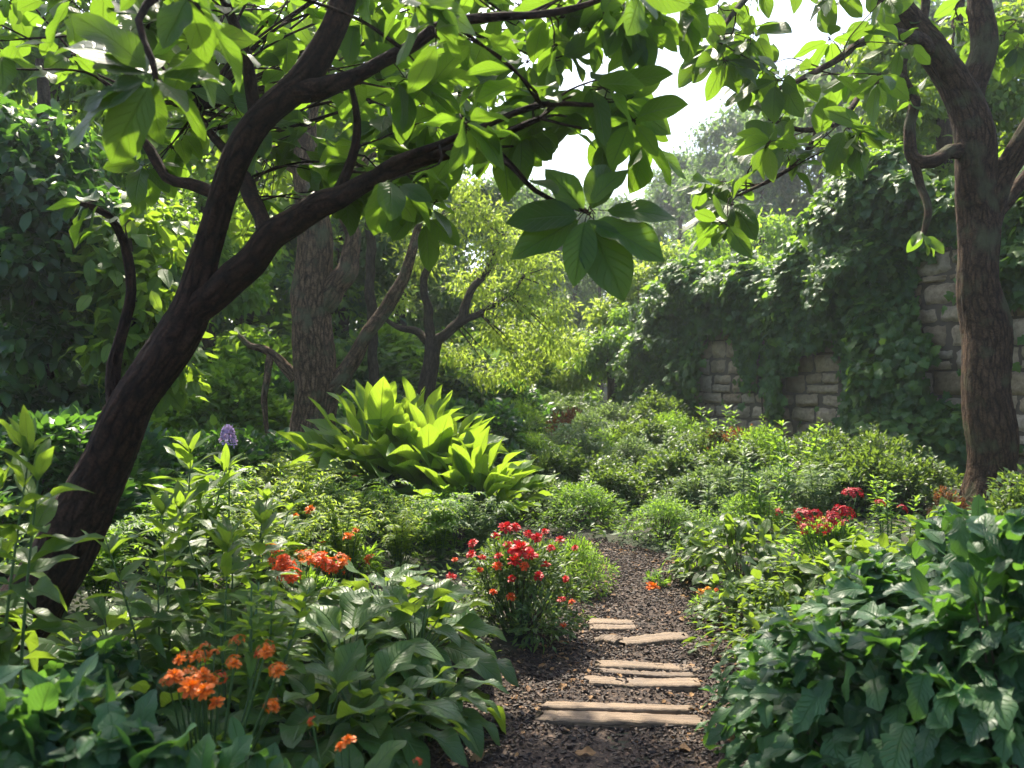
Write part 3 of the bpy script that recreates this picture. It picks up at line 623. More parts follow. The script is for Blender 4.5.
# ------------------------------------------------------------------ ivy on the wall
def inpoly(x, y, poly):
    x = np.asarray(x); y = np.asarray(y); r = np.zeros(x.shape, bool); n = len(poly); j = n - 1
    for i in range(n):
        xi, yi = poly[i]; xj, yj = poly[j]
        cnd = ((yi > y) != (yj > y)) & (x < (xj - xi) * (y - yi) / (yj - yi + 1e-9) + xi); r ^= cnd; j = i
    return r
BARE = [[(700, 334), (722, 322), (740, 340), (743, 385), (750, 388), (756, 346), (765, 334), (769, 415), (781, 415), (779, 368), (792, 370), (797, 350), (815, 336), (838, 330), (848, 380), (844, 420), (852, 445), (852, 470), (686, 470), (694, 400)],
        [(912, 262), (930, 228), (972, 240), (975, 410), (938, 404), (920, 382), (936, 345), (912, 325)],
        [(1000, 290), (1024, 295), (1100, 290), (1100, 560), (975, 560), (992, 380)]]
def ivy(label, x0, x1, n, seed, thick=.16, mounds=(), trail=None, extra=()):
    rng = np.random.default_rng(seed); s0, s1 = px_s(x0), px_s(x1)
    base = wallP(np.array((s0 + s1) / 2), 0.); base[2] = Hs(base[0] + WN[0] * .2, base[1] + WN[1] * .2)
    o = empty('climbing_ivy', base, label, 'ivy', 'ivy growing over the garden wall'); mb = MB(); st = MB()
    s = rng.uniform(min(s0, s1), max(s0, s1), n * 2); z = .2 + rng.random(n * 2) * (wtop(s) + .05)
    bulge = thick * (.55 + .45 * np.sin(s * 2.3 + seed) * np.sin(z * 2.1 + 1)) + .1 * np.sin(s * 6 + z * 5)
    off = np.maximum(.07, np.abs(rng.normal(.5, .35, len(s))) * np.maximum(bulge, .05) + .06)
    p0 = wallP(s, z); p0[:, 0] += WN[0] * off; p0[:, 1] += WN[1] * off; px, py = to_px(p0)
    jx = px + rng.normal(0, 3.0, len(px)); jy = py + rng.normal(0, 4, len(px))
    bare = np.zeros(len(px), bool)
    for b in BARE: bare |= inpoly(jx, jy, b)
    keep = ~bare | (rng.random(len(px)) < .006)
    s, z, p = s[keep][:n], z[keep][:n], p0[keep][:n]; m = len(s)
    W3 = np.array((WN[0], WN[1], 0.)); D3 = np.array((WD[0], WD[1], 0.))
    d = nrm(-UP * .8 + W3 * .35 + D3 * rng.normal(0, .5, (m, 1)) + rng.normal(0, .2, (m, 3)))
    put(mb, T['ivy'], p, d, nrm(W3 + UP * .35 + rng.normal(0, .3, (m, 3))), .15 * rng.uniform(.55, 1.2, m), rng, rng.beta(1.3, 2.0, m))
    mounds = list(mounds); tries = 0
    while tries < 400 and len(mounds) < 14 + len(extra) + abs(s1 - s0) * 9:      # small cushions all over the sheet
        tries += 1; a = rng.uniform(min(s0, s1), max(s0, s1)); zz = rng.uniform(.5, float(wtop(a))); q = wallP(np.array(a), zz, .2); qx, qy = to_px(q)
        if any(inpoly(np.array([qx + e]), np.array([qy + f]), b)[0] for b in BARE for e in (-15, 0, 15) for f in (-8, 8, 22)): continue
        mounds.append((float(qx), float(qy), rng.uniform(.2, .42) * F / q[1], int(rng.integers(110, 260)), float(rng.uniform(.15, .35))))
    for (mx, my, rp, cnt, fwd) in mounds:            # cushions of ivy hanging over the top
        sc = px_s(mx); q = wallP(np.array(sc), 0.); dd = q[1]; c0 = P(mx, my, dd - fwd); rr = rp * dd / F
        v = nrm(rng.normal(0, 1, (cnt, 3))); pos = c0 + v * (rng.uniform(.3, 1.05, cnt) ** .5 * rr)[:, None] * np.array((1, 1, .85)); pos += .12 * np.sin(pos[:, ::-1] * 5 + seed)
        d = nrm(v * .5 - UP * .6 + W3 * .2 + rng.normal(0, .35, (cnt, 3)))
        put(mb, T['ivy'], pos, d, nrm(v * .6 + UP * .7 + W3 * .3 + rng.normal(0, .25, (cnt, 3))), .15 * rng.uniform(.55, 1.2, cnt), rng)
    for i in range(max(3, int(abs(s1 - s0) * 4))):   # woody runners on the stones
        a = rng.uniform(min(s0, s1), max(s0, s1)); zs = np.linspace(.1, rng.uniform(2, 4), 6); q = wallP(a + np.cumsum(rng.normal(0, .09, 6)), zs, .05)
        px, py = to_px(q)
        if any(inpoly(px, py, b).any() for b in BARE) and rng.random() < .88: continue
        tube(st, np.concatenate([q, np.linspace(.018, .006, 6)[:, None]], 1), 5, step=.12, seed=i)
    mb.obj('foliage', M['ivy'], o, base); st.obj('stem', M['bark_far'], o, base)
ivy('thick ivy curtain spilling over the far left end of the stone wall', 636, 706, 5200, 31, .42,
    [(668, 312, 30, 900, .2), (700, 285, 32, 900, .2), (655, 345, 26, 600, .1), (660, 395, 30, 700, .2), (650, 440, 26, 500, .3), (690, 276, 24, 500, .1)])
ivy('ivy hanging over the wall top above the bare stone panel', 706, 838, 5200, 32, .35,
    [(725, 283, 28, 800, .1), (755, 292, 28, 800, .1), (785, 306, 26, 800, .1), (808, 318, 26, 800, .1), (738, 274, 20, 450, .0), (766, 284, 20, 450, 0), (822, 318, 24, 600, .2)])
ivy('broad dark ivy column cascading down the wall beside the brown tree', 838, 962, 8200, 33, .5,
    [(850, 215, 36, 1100, .2), (885, 200, 38, 1200, .2), (920, 205, 36, 1000, .2), (935, 205, 24, 500, .1), (860, 260, 36, 900, .3), (875, 320, 34, 800, .35), (890, 390, 34, 800, .35), (900, 440, 40, 900, .4), (834, 222, 24, 700, .15), (842, 255, 26, 700, .35), (838, 290, 24, 600, .4), (868, 186, 30, 900, .1), (905, 176, 30, 900, .1)])
ivy('ivy patch on the wall right of the brown tree trunk', 962, 1075, 4200, 34, .25, [(1005, 215, 40, 900, .2), (1045, 235, 40, 700, .1), (1020, 270, 26, 500, .1)])

# ------------------------------------------------------------------ trees
ALLBR = []; TRUNK = {}
def branches(o, org, rows, mat, ns=12, rough=.06, seed=0, trunk=False, step=.06):
    mb = MB(); w_ = pxpath(rows); C = tube(mb, w_, ns, rough, seed, step)
    b = mb.obj('trunk' if trunk else 'branch', mat, o if trunk else TRUNK[o.name], org); ALLBR.append(C)
    if trunk: TRUNK[o.name] = b
    return C
def whorls(mb, tw, ends, Cs, tp, rng, size, nl=(4, 7), droop=.35, spread=(.75, 1.25)):
    """rosettes of leaves at twig ends; each twig runs back to the nearest branch"""
    pts = np.concatenate([q[:, :4] for q in Cs]) if Cs else None
    for (p, ax, sz) in ends:
        ax = nrm(np.asarray(ax, float)); n = int(rng.integers(nl[0], nl[1] + 1))
        s = nrm(np.cross(ax, (.31, .2, .93))); t = np.cross(ax, s); az = np.arange(n) * 2 * PI / n + rng.random() * 6 + rng.normal(0, .2, n)
        a = rng.uniform(*spread, n)
        d = ax[None] * np.cos(a)[:, None] + (s[None] * np.cos(az)[:, None] + t[None] * np.sin(az)[:, None]) * np.sin(a)[:, None] - UP * droop * rng.uniform(.5, 1.4, (n, 1))
        d = nrm(d); pos = np.repeat(np.asarray(p)[None], n, 0) - ax * rng.uniform(0, .10, (n, 1)) + d * sz * .14
        up = nrm(ax[None] * .7 + UP * .8 + rng.normal(0, .25, (n, 3)))
        put(mb, T[tp], pos, d, up, sz * rng.uniform(.7, 1.15, n), rng)
        for q in range(n):
            tube(tw, [[*(np.asarray(p) - ax * .03), .0035], [*(pos[q]), .002]], 4, step=.2, rn=.5)
        if pts is not None:
            k = np.argmin(np.linalg.norm(pts[:, :3] - p, axis=1)); b = pts[k]
            L = np.linalg.norm(b[:3] - p); m1 = b[:3] * .6 + np.asarray(p) * .4 + rng.normal(0, .07 * L, 3) + UP * .05 * L; m2 = p - ax * .25 * L * .6
            r0 = min(b[3] * .6, .004 + .0045 * L); tc = tube(tw, [[*b[:3], r0], [*m1, r0 * .75], [*m2, r0 * .5], [*p, .003]], 6, .05, int(k), step=.06)
            q0 = max(1, int(len(tc) - 1 - .75 / .06)) if L > .4 else len(tc) - 3; ii = np.arange(max(1, min(q0, len(tc) - 2)), len(tc) - 1, 2)   # leaves alternate along the twig
            if len(ii):
                tt = nrm(np.gradient(tc[:, :3], axis=0))[ii]; sd = nrm(np.cross(tt, UP) + 1e-5) * np.where(np.arange(len(ii)) % 2, 1, -1)[:, None]
                dd = nrm(sd * .9 + tt * .55 - UP * .25 + rng.normal(0, .25, (len(ii), 3)))
                put(mb, T[tp], tc[ii, :3] + dd * sz * .12, dd, UP + rng.normal(0, .3, (len(ii), 3)), sz * rng.uniform(.6, 1.05, len(ii)), rng)
def fill(rng, poly, n, d0, d1, size, axf):
    xs = [q[0] for q in poly]; ys = [q[1] for q in poly]; out = []
    while len(out) < n:
        x, y = rng.uniform(min(xs), max(xs)), rng.uniform(min(ys), max(ys))
        if not inpoly(np.array([x]), np.array([y]), poly)[0]: continue
        d = rng.uniform(d0, d1); out.append((P(x, y, d), axf(rng), size * rng.uniform(.85, 1.12)))
    return out

# the dark leaning tree, left foreground
D = 4.2
b0 = G(8, D); lt = empty('leaning_tree', b0, 'dark leaning forked tree at left with large overhanging leaves', 'tree')
n0 = len(ALLBR)
branches(lt, b0, [(-24, 735, D, 50), (-2, 675, D, 42), (22, 625, D, 34), (52, 562, D, 29), (108, 450, D, 24), (158, 372, D, 21), (196, 305, D, 19.5), (207, 250, D, 15), (225, 190, 4.1, 14.5), (258, 122, 4.0, 14), (305, 78, 3.95, 14), (335, 25, 3.9, 13), (352, -45, 3.9, 11)], M['bark_dark'], 44, .075, 3, True, .02)
branches(lt, b0, [(180, 330, D, 12), (218, 288, 4.15, 15), (262, 250, 4.1, 14.5), (318, 207, 4.0, 12), (370, 180, 3.9, 9), (430, 158, 3.8, 8), (482, 142, 3.7, 5), (540, 118, 3.6, 3)], M['bark_dark'], 30, .08, 5, False, .025)
branches(lt, b0, [(285, 92, 3.97, 13), (318, 88, 3.9, 11), (360, 74, 3.8, 8), (405, 52, 3.7, 6.5), (448, 22, 3.6, 5.5), (500, 17, 3.5, 4.5), (560, 12, 3.4, 3.5), (620, -8, 3.3, 2)], M['bark_dark'], 12, .07, 6, False, .05)
branches(lt, b0, [(258, 122, 4.0, 8), (252, 95, 4.0, 6.5), (245, 55, 3.95, 6), (232, 15, 3.9, 5), (215, -25, 3.9, 4)], M['bark_dark'], 10, .07, 7)
branches(lt, b0, [(222, 196, 4.12, 7), (190, 184, 4.2, 6), (165, 176, 4.25, 5), (150, 150, 4.3, 5), (140, 138, 4.3, 3)], M['bark_dark'], 10, .1, 8)
branches(lt, b0, [(268, 246, 4.1, 10), (260, 212, 4.3, 8), (246, 185, 4.5, 8), (228, 155, 4.7, 5), (195, 110, 4.9, 3)], M['bark_dark'], 10, .07, 9)
branches(lt, b0, [(300, 215, 4.0, 8), (335, 195, 4.0, 6), (352, 160, 4.0, 5), (356, 120, 3.9, 4), (350, 80, 3.9, 3)], M['bark_dark'], 8, .07, 10)
branches(lt, b0, [(362, 184, 3.9, 6), (395, 160, 3.8, 4.5), (440, 145, 3.7, 3.5), (480, 128, 3.6, 3.5), (540, 105, 3.4, 3), (600, 105, 3.3, 2)], M['bark_dark'], 8, .07, 11)
branches(lt, b0, [(118, 432, D + .1, 7), (113, 380, D + .15, 7), (121, 335, D + .2, 6), (130, 290, D + .2, 5), (126, 245, D + .2, 4.5), (108, 215, D + .1, 4), (80, 203, D, 2.5)], M['bark_dark'], 9, .1, 12)
branches(lt, b0, [(480, 144, 3.7, 3), (510, 165, 3.55, 3), (535, 190, 3.45, 2.6), (570, 207, 3.4, 2.4), (588, 212, 3.38, 2)], M['bark_dark'], 7, .05, 13)
LB = ALLBR[n0:]
rng = np.random.default_rng(77); mb = MB(); tw = MB()
ax_any = lambda r: np.array((r.normal(.15, .6), r.normal(-.15, .6), r.normal(-.05, .45)))
ax_right = lambda r: np.array((r.normal(.7, .4), r.normal(-.1, .5), r.normal(-.1, .4)))
E = []
E += fill(rng, [(200, -40), (560, -40), (560, 60), (470, 130), (380, 165), (260, 170), (200, 110)], 50, 4.3, 6.8, .26, ax_any)
E += fill(rng, [(380, 60), (560, 30), (640, 100), (650, 165), (600, 140), (470, 140), (400, 120)], 13, 3.9, 5.0, .25, ax_right)
E += fill(rng, [(300, 140), (470, 150), (440, 215), (380, 225), (300, 200)], 12, 4.1, 5.2, .24, ax_any)
E += fill(rng, [(540, -30), (690, -30), (690, 20), (640, 60), (560, 60)], 12, 3.2, 4.2, .22, ax_right)
E += fill(rng, [(-40, -50), (220, -50), (220, 60), (100, 80), (-40, 40)], 20, 3.4, 5.0, .23, ax_any)
E += fill(rng, [(100, 60), (240, 60), (240, 190), (120, 190)], 9, 4.6, 5.6, .22, ax_any)
E += fill(rng, [(180, -320), (500, -320), (500, -60), (180, -60)], 10, 3.0, 5.5, .25, ax_any)
for (x, y, d, s_) in ((610, 90, 3.3, .2), (635, 120, 3.4, .2), (560, 60, 3.5, .2), (640, 25, 3.4, .2)):
    E.append((P(x, y, d), ax_right(rng), s_))
E += [(P(80, 203, 4.2), np.array((-.8, -.2, -.1)), .2), (P(108, 215, 4.3), np.array((-.3, -.3, .5)), .18)]
whorls(mb, tw, E, LB, 'canopy', rng, .23)
# the whorl that hangs alone against the pale gap, and the upper left one, its shade put into a dark leaf tone
for (x, y, d, L) in [(588, 212, 3.38, 0)]:
    c0 = P(x, y, d)
    for (ex, ey, dz, ln) in ((548, 165, .0, .27), (618, 165, -.05, .22), (660, 203, -.1, .26), (657, 250, -.12, .27), (620, 292, -.1, .30), (573, 280, -.1, .26), (520, 250, -.05, .27), (513, 215, .0, .25), (600, 268, .12, .2), (604, 160, .12, .2)):
        tip = P(ex, ey, d + dz); v = tip - c0; o_ = c0 + v * .14 + rng.normal(0, .012, 3); tube(tw, [[*(c0 + rng.normal(0, .008, 3)), .0028], [*(c0 + v * .07 + UP * .006), .0022], [*o_, .0018]], 5, step=.05); put(mb, T['canopy'], o_, v + rng.normal(0, .02, 3), np.array((rng.normal(0, .2), -.85, .5)) + rng.normal(0, .16, 3), np.linalg.norm(v) * rng.uniform(.9, 1.0), rng)
c0 = P(155, 78, 2.6); ALLBR.append(tube(tw, pxpath([(215, -25, 3.2, 4), (165, -10, 2.8, 4), (138, 20, 2.7, 4), (152, 60, 2.62, 3.5), (156, 80, 2.6, 3)]), 7, .05, 4))
for (ex, ey, dz, ln) in ((78, 2, -.1, 0), (92, 48, .1, 0), (75, 95, 0, 0), (48, 128, -.05, 0), (105, 158, -.05, 0), (188, 100, -.1, 0), (200, 55, .15, 0), (120, 40, .2, 0), (150, 135, .2, 0), (215, 130, .15, 0), (60, 15, 0.2, 0), (225, 75, .2, 0)):
    v = P(ex, ey, 2.6 + dz) - c0; put(mb, T['canopy'], c0 + v * .12, v, np.array((rng.normal(0, .3), -.55, .8)), np.linalg.norm(v) * .9, rng, .15)
for (x, y, d) in ((200, 10, 2.5), (440, 40, 2.9), (420, 8, 2.8), (640, -5, 2.9), (470, 130, 3.0), (400, 195, 3.3)):
    E2 = [(P(x, y, d), np.array((.3, -.2, -.5)), .2)]; whorls(mb, tw, E2, LB, 'canopy', rng, .2, (3, 5))
mb.join(tw, 1).obj('crown', [M['canopy'], M['bark_dark']], lt, b0)

# the brown tree standing in front of the wall at right
D = 8.2
b1 = G(985, D); rt = empty('garden_tree', b1, 'brown forked tree standing in front of the ivy wall at right', 'tree'); n0 = len(ALLBR)
branches(rt, b1, [(982, 545, D, 34), (983, 505, D, 26), (985, 460, D, 22.5), (984, 400, D, 22), (988, 330, D, 22), (984, 260, D, 20), (979, 200, D, 19.5), (970, 140, D, 18), (955, 98, D, 16), (932, 52, 8.1, 14.5), (898, 8, 8, 13), (865, -40, 7.9, 12)], M['bark_right'], 40, .07, 41, True, .03)
branches(rt, b1, [(970, 130, D, 12), (975, 95, 8.3, 12.5), (984, 50, 8.3, 12), (979, 10, 8.3, 11), (964, -40, 8.3, 10)], M['bark_right'], 26, .07, 42)
branches(rt, b1, [(985, 225, D, 10), (1003, 182, 8.2, 11), (1020, 148, 8.1, 11), (1045, 95, 8.0, 10), (1060, 20, 8, 10)], M['bark_right'], 14, .07, 43)
branches(rt, b1, [(985, 240, D, 9), (1005, 205, 8.3, 7), (1030, 170, 8.4, 7), (1060, 150, 8.4, 6)], M['bark_right'], 10, .07, 44)
branches(rt, b1, [(966, 150, D, 8), (948, 153, 8.0, 7), (930, 160, 7.9, 7), (914, 158, 7.9, 6.5), (910, 135, 7.9, 6), (914, 100, 7.9, 5.5), (902, 78, 7.9, 5), (908, 50, 7.9, 5), (922, 20, 8, 4.5), (925, -20, 8, 4)], M['bark_right'], 10, .12, 45)
branches(rt, b1, [(914, 160, 7.9, 5), (920, 185, 7.9, 4.5), (927, 210, 7.8, 4), (924, 235, 7.8, 2.5)], M['bark_right'], 8, .1, 46)
branches(rt, b1, [(903, 76, 7.9, 4), (880, 80, 7.5, 3.5), (862, 92, 7.1, 3.2), (846, 115, 6.7, 3), (830, 126, 6.4, 3), (800, 130, 6.1, 2.5), (770, 118, 5.9, 2)], M['bark_right'], 7, .08, 47)
branches(rt, b1, [(934, 52, 8.1, 8), (905, 34, 7.5, 6), (870, 38, 6.9, 4.5), (836, 60, 6.4, 3.5), (800, 80, 6, 2.8), (765, 92, 5.8, 2)], M['bark_right'], 8, .08, 48)
branches(rt, b1, [(905, 8, 8, 9), (850, -40, 7, 7), (780, -30, 6, 5), (740, 5, 5.6, 3), (715, 40, 5.4, 2)], M['bark_right'], 8, .08, 49)
branches(rt, b1, [(820, 125, 6.3, 2.5), (800, 160, 6, 2.2), (770, 180, 5.8, 2), (740, 195, 5.6, 1.5)], M['bark_right'], 7, .08, 50)
RB = ALLBR[n0:]
rng = np.random.default_rng(78); mb = MB(); tw = MB()
ax_left = lambda r: np.array((r.normal(-.6, .45), r.normal(-.2, .5), r.normal(-.2, .4)))
E = fill(rng, [(700, -30), (900, -30), (900, 60), (850, 150), (770, 170), (730, 160), (740, 100), (700, 50)], 30, 5.2, 6.6, .27, ax_left)
E += fill(rng, [(860, -30), (1060, -30), (1060, 60), (900, 80)], 16, 8.5, 10, .28, ax_any)
E += fill(rng, [(700, 180), (780, 170), (790, 220), (740, 235), (700, 215)], 6, 5.4, 6.2, .26, ax_left)
E += fill(rng, [(760, -300), (1100, -300), (1100, -60), (760, -60)], 9, 5.5, 9, .28, ax_any)
for (x, y, d) in ((838, 150, 6.3), (725, 60, 5.4), (775, 80, 5.3), (850, 75, 6.5)):
    E.append((P(x, y, d), ax_left(rng), .26))
E += [(P(924, 237, 7.8), np.array((0, -.3, -.8)), .2), (P(922, 20, 8.0), np.array((.2, -.2, .8)), .24), (P(916, 100, 7.9), np.array((.5, -.3, .3)), .2)]
whorls(mb, tw, E, RB, 'canopy', rng, .27, (4, 7))
mb.join(tw, 1).obj('crown', [M['canopy'], M['bark_right']], rt, b1)

# the upright rough barked tree behind
D = 11
b2 = G(308, D); mt = empty('rough_bark_tree', b2, 'upright grey brown tree with furrowed bark between leaning trunk and bright broad leaves', 'tree'); n0 = len(ALLBR)
branches(mt, b2, [(304, 505, D, 34), (307, 470, D, 25), (311, 430, D, 21), (314, 380, D, 20.5), (316, 310, D, 20), (312, 240, D, 16.5), (306, 185, D, 13.5), (303, 130, D, 12), (312, 95, D, 11), (330, 40, D, 9), (340, -60, D, 7)], M['bark_grey'], 40, .085, 61, True, .035)
branches(mt, b2, [(325, 392, D, 11), (340, 382, D, 9), (356, 355, D, 8), (378, 318, D, 7), (400, 285, 10.9, 6), (413, 250, 10.8, 5), (421, 218, 10.8, 3)], M['bark_grey'], 12, .08, 62)
branches(mt, b2, [(320, 305, D, 15), (335, 285, D, 12), (346, 262, D, 11), (352, 235, D, 8), (345, 200, D, 6), (372, 150, D, 5)], M['bark_grey'], 12, .08, 63)
branches(mt, b2, [(296, 378, D, 7), (282, 362, D, 5.5), (268, 352, D, 4.5), (250, 346, D, 3), (238, 335, D, 2)], M['bark_grey'], 8, .1, 64)
branches(mt, b2, [(270, 356, D, 4), (266, 380, 10.9, 3.5), (265, 405, 10.9, 3), (268, 440, 10.9, 2)], M['bark_grey'], 7, .1, 65)
branches(mt, b2, [(302, 170, D, 9), (270, 150, D, 7), (225, 110, D, 5), (190, 60, D, 3)], M['bark_grey'], 8, .08, 66)
MBR = ALLBR[n0:]
rng = np.random.default_rng(79); mb = MB(); tw = MB()
E = fill(rng, [(150, -40), (330, -40), (330, 130), (290, 170), (180, 170)], 60, 10.5, 13, .26, ax_any)
E += fill(rng, [(330, 120), (440, 120), (430, 190), (370, 220)], 9, 10.6, 12, .22, ax_any)
E += fill(rng, [(220, 180), (300, 180), (300, 235), (230, 235)], 12, 11, 12.5, .22, ax_any)
E += [(P(238, 335, 11), np.array((-.8, -.2, .2)), .22), (P(268, 440, 10.9), np.array((0, -.2, -.8)), .16), (P(421, 218, 10.8), np.array((.2, -.2, .8)), .22)]
whorls(mb, tw, E, MBR, 'canopy2', rng, .24)
mb.join(tw, 1).obj('crown', [M['bright'], M['bark_dark']], mt, b2)

# crowns of fine leaves ------------------------------------------------
def blob_crown(mb, tw, blobs, n, L, tp, rng, Cs=None, down=.45, flat=.7, world=False):
    pts = np.concatenate(Cs) if Cs else None; tot = sum(b[3] ** 2 for b in blobs)
    for (x, y, d, r) in blobs:
        c0 = P(x, y, d) if not world else np.array((x, y, d)); rr = r * d / F if not world else r
        k = max(20, int(n * r * r / tot)); v = nrm(rng.normal(0, 1, (k, 3))); f = rng.uniform(.15, 1.0, k) ** .5 * (1 + .25 * np.sin(v[:, 0] * 6 + x) * np.sin(v[:, 2] * 7 + y))
        pos = c0 + v * (f * rr)[:, None] * np.array((1.1, 1.1, flat))
        # leaves gather into sprays
        g = nrm(rng.normal(0, 1, (max(6, k // 45), 3))) * rr * np.array((1.1, 1.1, flat)) * rng.uniform(.35, 1.02, (max(6, k // 45), 1)); gi = rng.integers(0, len(g), k); pull = rng.uniform(.25, .8, k)[:, None]
        pos = pos * (1 - pull) + (c0 + g[gi]) * pull + rng.normal(0, L * .5, (k, 3))
        dd = nrm(v * .7 - UP * down + rng.normal(0, .45, (k, 3)))
        put(mb, T[tp], pos, dd, nrm(UP + v * .3 + rng.normal(0, .35, (k, 3))), L * rng.uniform(.6, 1.25, k), rng)
        if pts is not None:
            for q in (c0, c0 + g[0] * .8):
                j = np.argmin(np.linalg.norm(pts[:, :3] - q, axis=1)); b = pts[j]; m_ = (b[:3] + q) / 2 + rng.normal(0, .06, 3) * rr + UP * .06 * rr
                r0 = min(b[3] * .5, .006 + .008 * np.linalg.norm(b[:3] - q)); tube(tw, [[*b[:3], r0], [*m_, r0 * .6], [*q, r0 * .2]], 5, .05, j, step=.2)
# yellow green tree beyond the bright leaves
D = 16.
b3 = G(427, D); yt = empty('small_garden_tree', b3, 'slender forked tree with airy yellow green foliage behind the broad leaves', 'tree'); n0 = len(ALLBR)
branches(yt, b3, [(428, 470, D, 11), (428, 425, D, 10), (427, 385, D, 9), (430, 355, D, 8), (434, 338, D, 8)], M['bark_far'], 14, .08, 71, True)
branches(yt, b3, [(432, 342, D, 6), (445, 334, D, 5.5), (462, 318, D, 5), (472, 290, D, 4), (490, 265, D, 3), (500, 235, D, 2)], M['bark_far'], 8, .08, 72)
branches(yt, b3, [(455, 326, D, 4), (485, 310, 15.8, 3), (510, 295, 15.7, 2.5), (525, 275, 15.6, 1.5)], M['bark_far'], 8, .08, 73)
branches(yt, b3, [(432, 342, D, 5), (428, 315, D, 4.5), (424, 285, D, 4), (435, 250, D, 3), (440, 220, D, 2)], M['bark_far'], 8, .08, 74)
branches(yt, b3, [(431, 345, D, 4.5), (418, 332, 16.2, 4), (398, 328, 16.3, 3), (385, 318, 16.4, 2)], M['bark_far'], 8, .08, 75)
rng = np.random.default_rng(80); mb = MB(); tw = MB()
blob_crown(mb, tw, [(440, 235, 15.6, 40), (478, 215, 16, 40), (500, 250, 15.7, 42), (540, 270, 16.2, 42), (520, 300, 15.6, 36), (555, 310, 16.3, 34), (545, 340, 16.4, 36), (500, 330, 16.4, 34), (475, 285, 16.5, 36), (520, 365, 16.6, 34), (490, 372, 17, 30), (415, 265, 16.5, 34), (395, 300, 17, 28), (455, 190, 16.5, 36), (565, 350, 17, 26), (460, 355, 17, 26), (400, 225, 17, 34), (530, 235, 17, 30)],
           9500, .14, 'thin', rng, ALLBR[n0:], .25, .7)
mb.join(tw, 1).obj('crown', [M['fineyellow'], M['bark_far']], yt, b3)
# little tree at the far end of the wall
D = 19.
b4 = G(611, D); o = empty('small_garden_tree', b4, 'little tree with thin dark trunk left of the ivy wall', 'tree'); n0 = len(ALLBR)
branches(o, b4, [(611, 450, D, 5), (611, 420, D, 5), (612, 390, D, 4.5), (608, 365, D, 3), (600, 340, D, 2)], M['bark_far'], 9, .08, 76, True)
branches(o, b4, [(612, 395, D, 3.5), (622, 372, D, 3), (634, 350, D, 2)], M['bark_far'], 7, .08, 77)
mb = MB(); tw = MB(); blob_crown(mb, tw, [(605, 345, D, 24), (625, 340, D, 24), (645, 350, D, 22), (590, 362, D, 18), (615, 365, D, 18), (650, 325, D + .5, 20), (625, 318, D + .5, 18)], 7000, .13, 'small', np.random.default_rng(81), ALLBR[n0:], .5, .75)
mb.join(tw, 1).obj('crown', [M['fine'], M['bark_far']], o, b4)
# dense dark broadleaf trees on the left edge
def near_tree(px, d, trunk, blobs, n, L, tp, mat, label, seed, bark='bark_far', name='broadleaf_tree'):
    bb = G(px, d); o = empty(name, bb, label, 'tree'); k = len(ALLBR)
    for i, t in enumerate(trunk): branches(o, bb, t, M[bark], 10, .07, seed + i, i == 0)
    mb = MB(); tw = MB(); blob_crown(mb, tw, blobs, n, L, tp, np.random.default_rng(seed), ALLBR[k:]); mb.join(tw, 1).obj('crown', [M[mat], M[bark]], o, bb)
near_tree(45, 8., [[(45, 560, 8, 14), (48, 440, 8, 12), (45, 330, 8, 10), (50, 200, 8, 8), (40, 60, 8, 5)], [(46, 340, 8, 6), (80, 280, 8, 5), (110, 240, 8, 3)]],
          [(10, 190, 7.5, 60), (70, 215, 7.6, 56), (20, 270, 7.4, 56), (90, 275, 7.8, 50), (30, 340, 7.5, 50), (110, 330, 8.2, 44), (0, 400, 7.6, 45), (70, 390, 8, 42), (140, 270, 8.6, 40), (150, 330, 8.8, 36), (60, 150, 7.8, 50), (-30, 120, 7.6, 60), (-40, 250, 7.5, 55)],
          7000, .17, 'mid', 'dark', 'dense dark green broadleaf tree filling the left edge behind the leaning trunk', 91)
near_tree(30, 10.5, [[(30, 480, 10.5, 12), (30, 300, 10.5, 10), (50, 100, 10.5, 7), (60, -60, 10.5, 5)]],
          [(0, 60, 10, 60), (60, 40, 10.5, 60), (110, 90, 10.5, 60), (150, 40, 11, 60), (30, 130, 11, 55), (100, 160, 10.5, 50), (160, 150, 11, 50), (170, 220, 11.5, 40), (120, -20, 10.5, 60), (30, -40, 10.5, 60)],
          8000, .15, 'mid', 'fine', 'bright sunlit broadleaf tree behind the upper left leaves', 92)
near_tree(205, 13.5, [[(205, 470, 13.5, 8), (210, 380, 13.5, 7), (200, 250, 13.5, 6), (205, 150, 13.5, 4)]],
          [(200, 250, 13, 40), (235, 290, 13.5, 36), (180, 310, 13, 36), (240, 350, 13.5, 34), (200, 370, 13, 36), (260, 400, 13.8, 28), (170, 380, 13, 34), (250, 240, 14, 34), (215, 190, 13.5, 40)],
          6000, .15, 'mid', 'fine', 'mid green leafy tree glimpsed between the two nearest trunks', 93)
near_tree(960, 13.0, [[(960, 470, 13, 10), (955, 300, 13, 9), (945, 150, 13, 7), (960, 0, 13, 5)]],
          [(900, 110, 13, 46), (945, 120, 13.5, 46), (1000, 100, 13, 50), (1040, 150, 13, 46), (930, 60, 13.5, 46), (985, 40, 13.5, 46), (1030, 30, 13, 50), (900, 160, 13, 40), (880, 50, 14, 40), (1000, 170, 12.6, 40), (950, 175, 13, 36)],
          9000, .16, 'mid', 'bright', 'sunlit bright green tree rising behind the wall at upper right', 94)
near_tree(885, 15.5, [[(885, 460, 15.5, 8), (885, 300, 15.5, 7), (885, 200, 15.5, 5)]],
          [(868, 195, 15.8, 30), (890, 170, 15.5, 34), (915, 150, 15.5, 34), (870, 165, 16, 26)],
          4200, .14, 'mid', 'fine', 'rounded light green tree top just showing over the tall dark ivy column', 95)

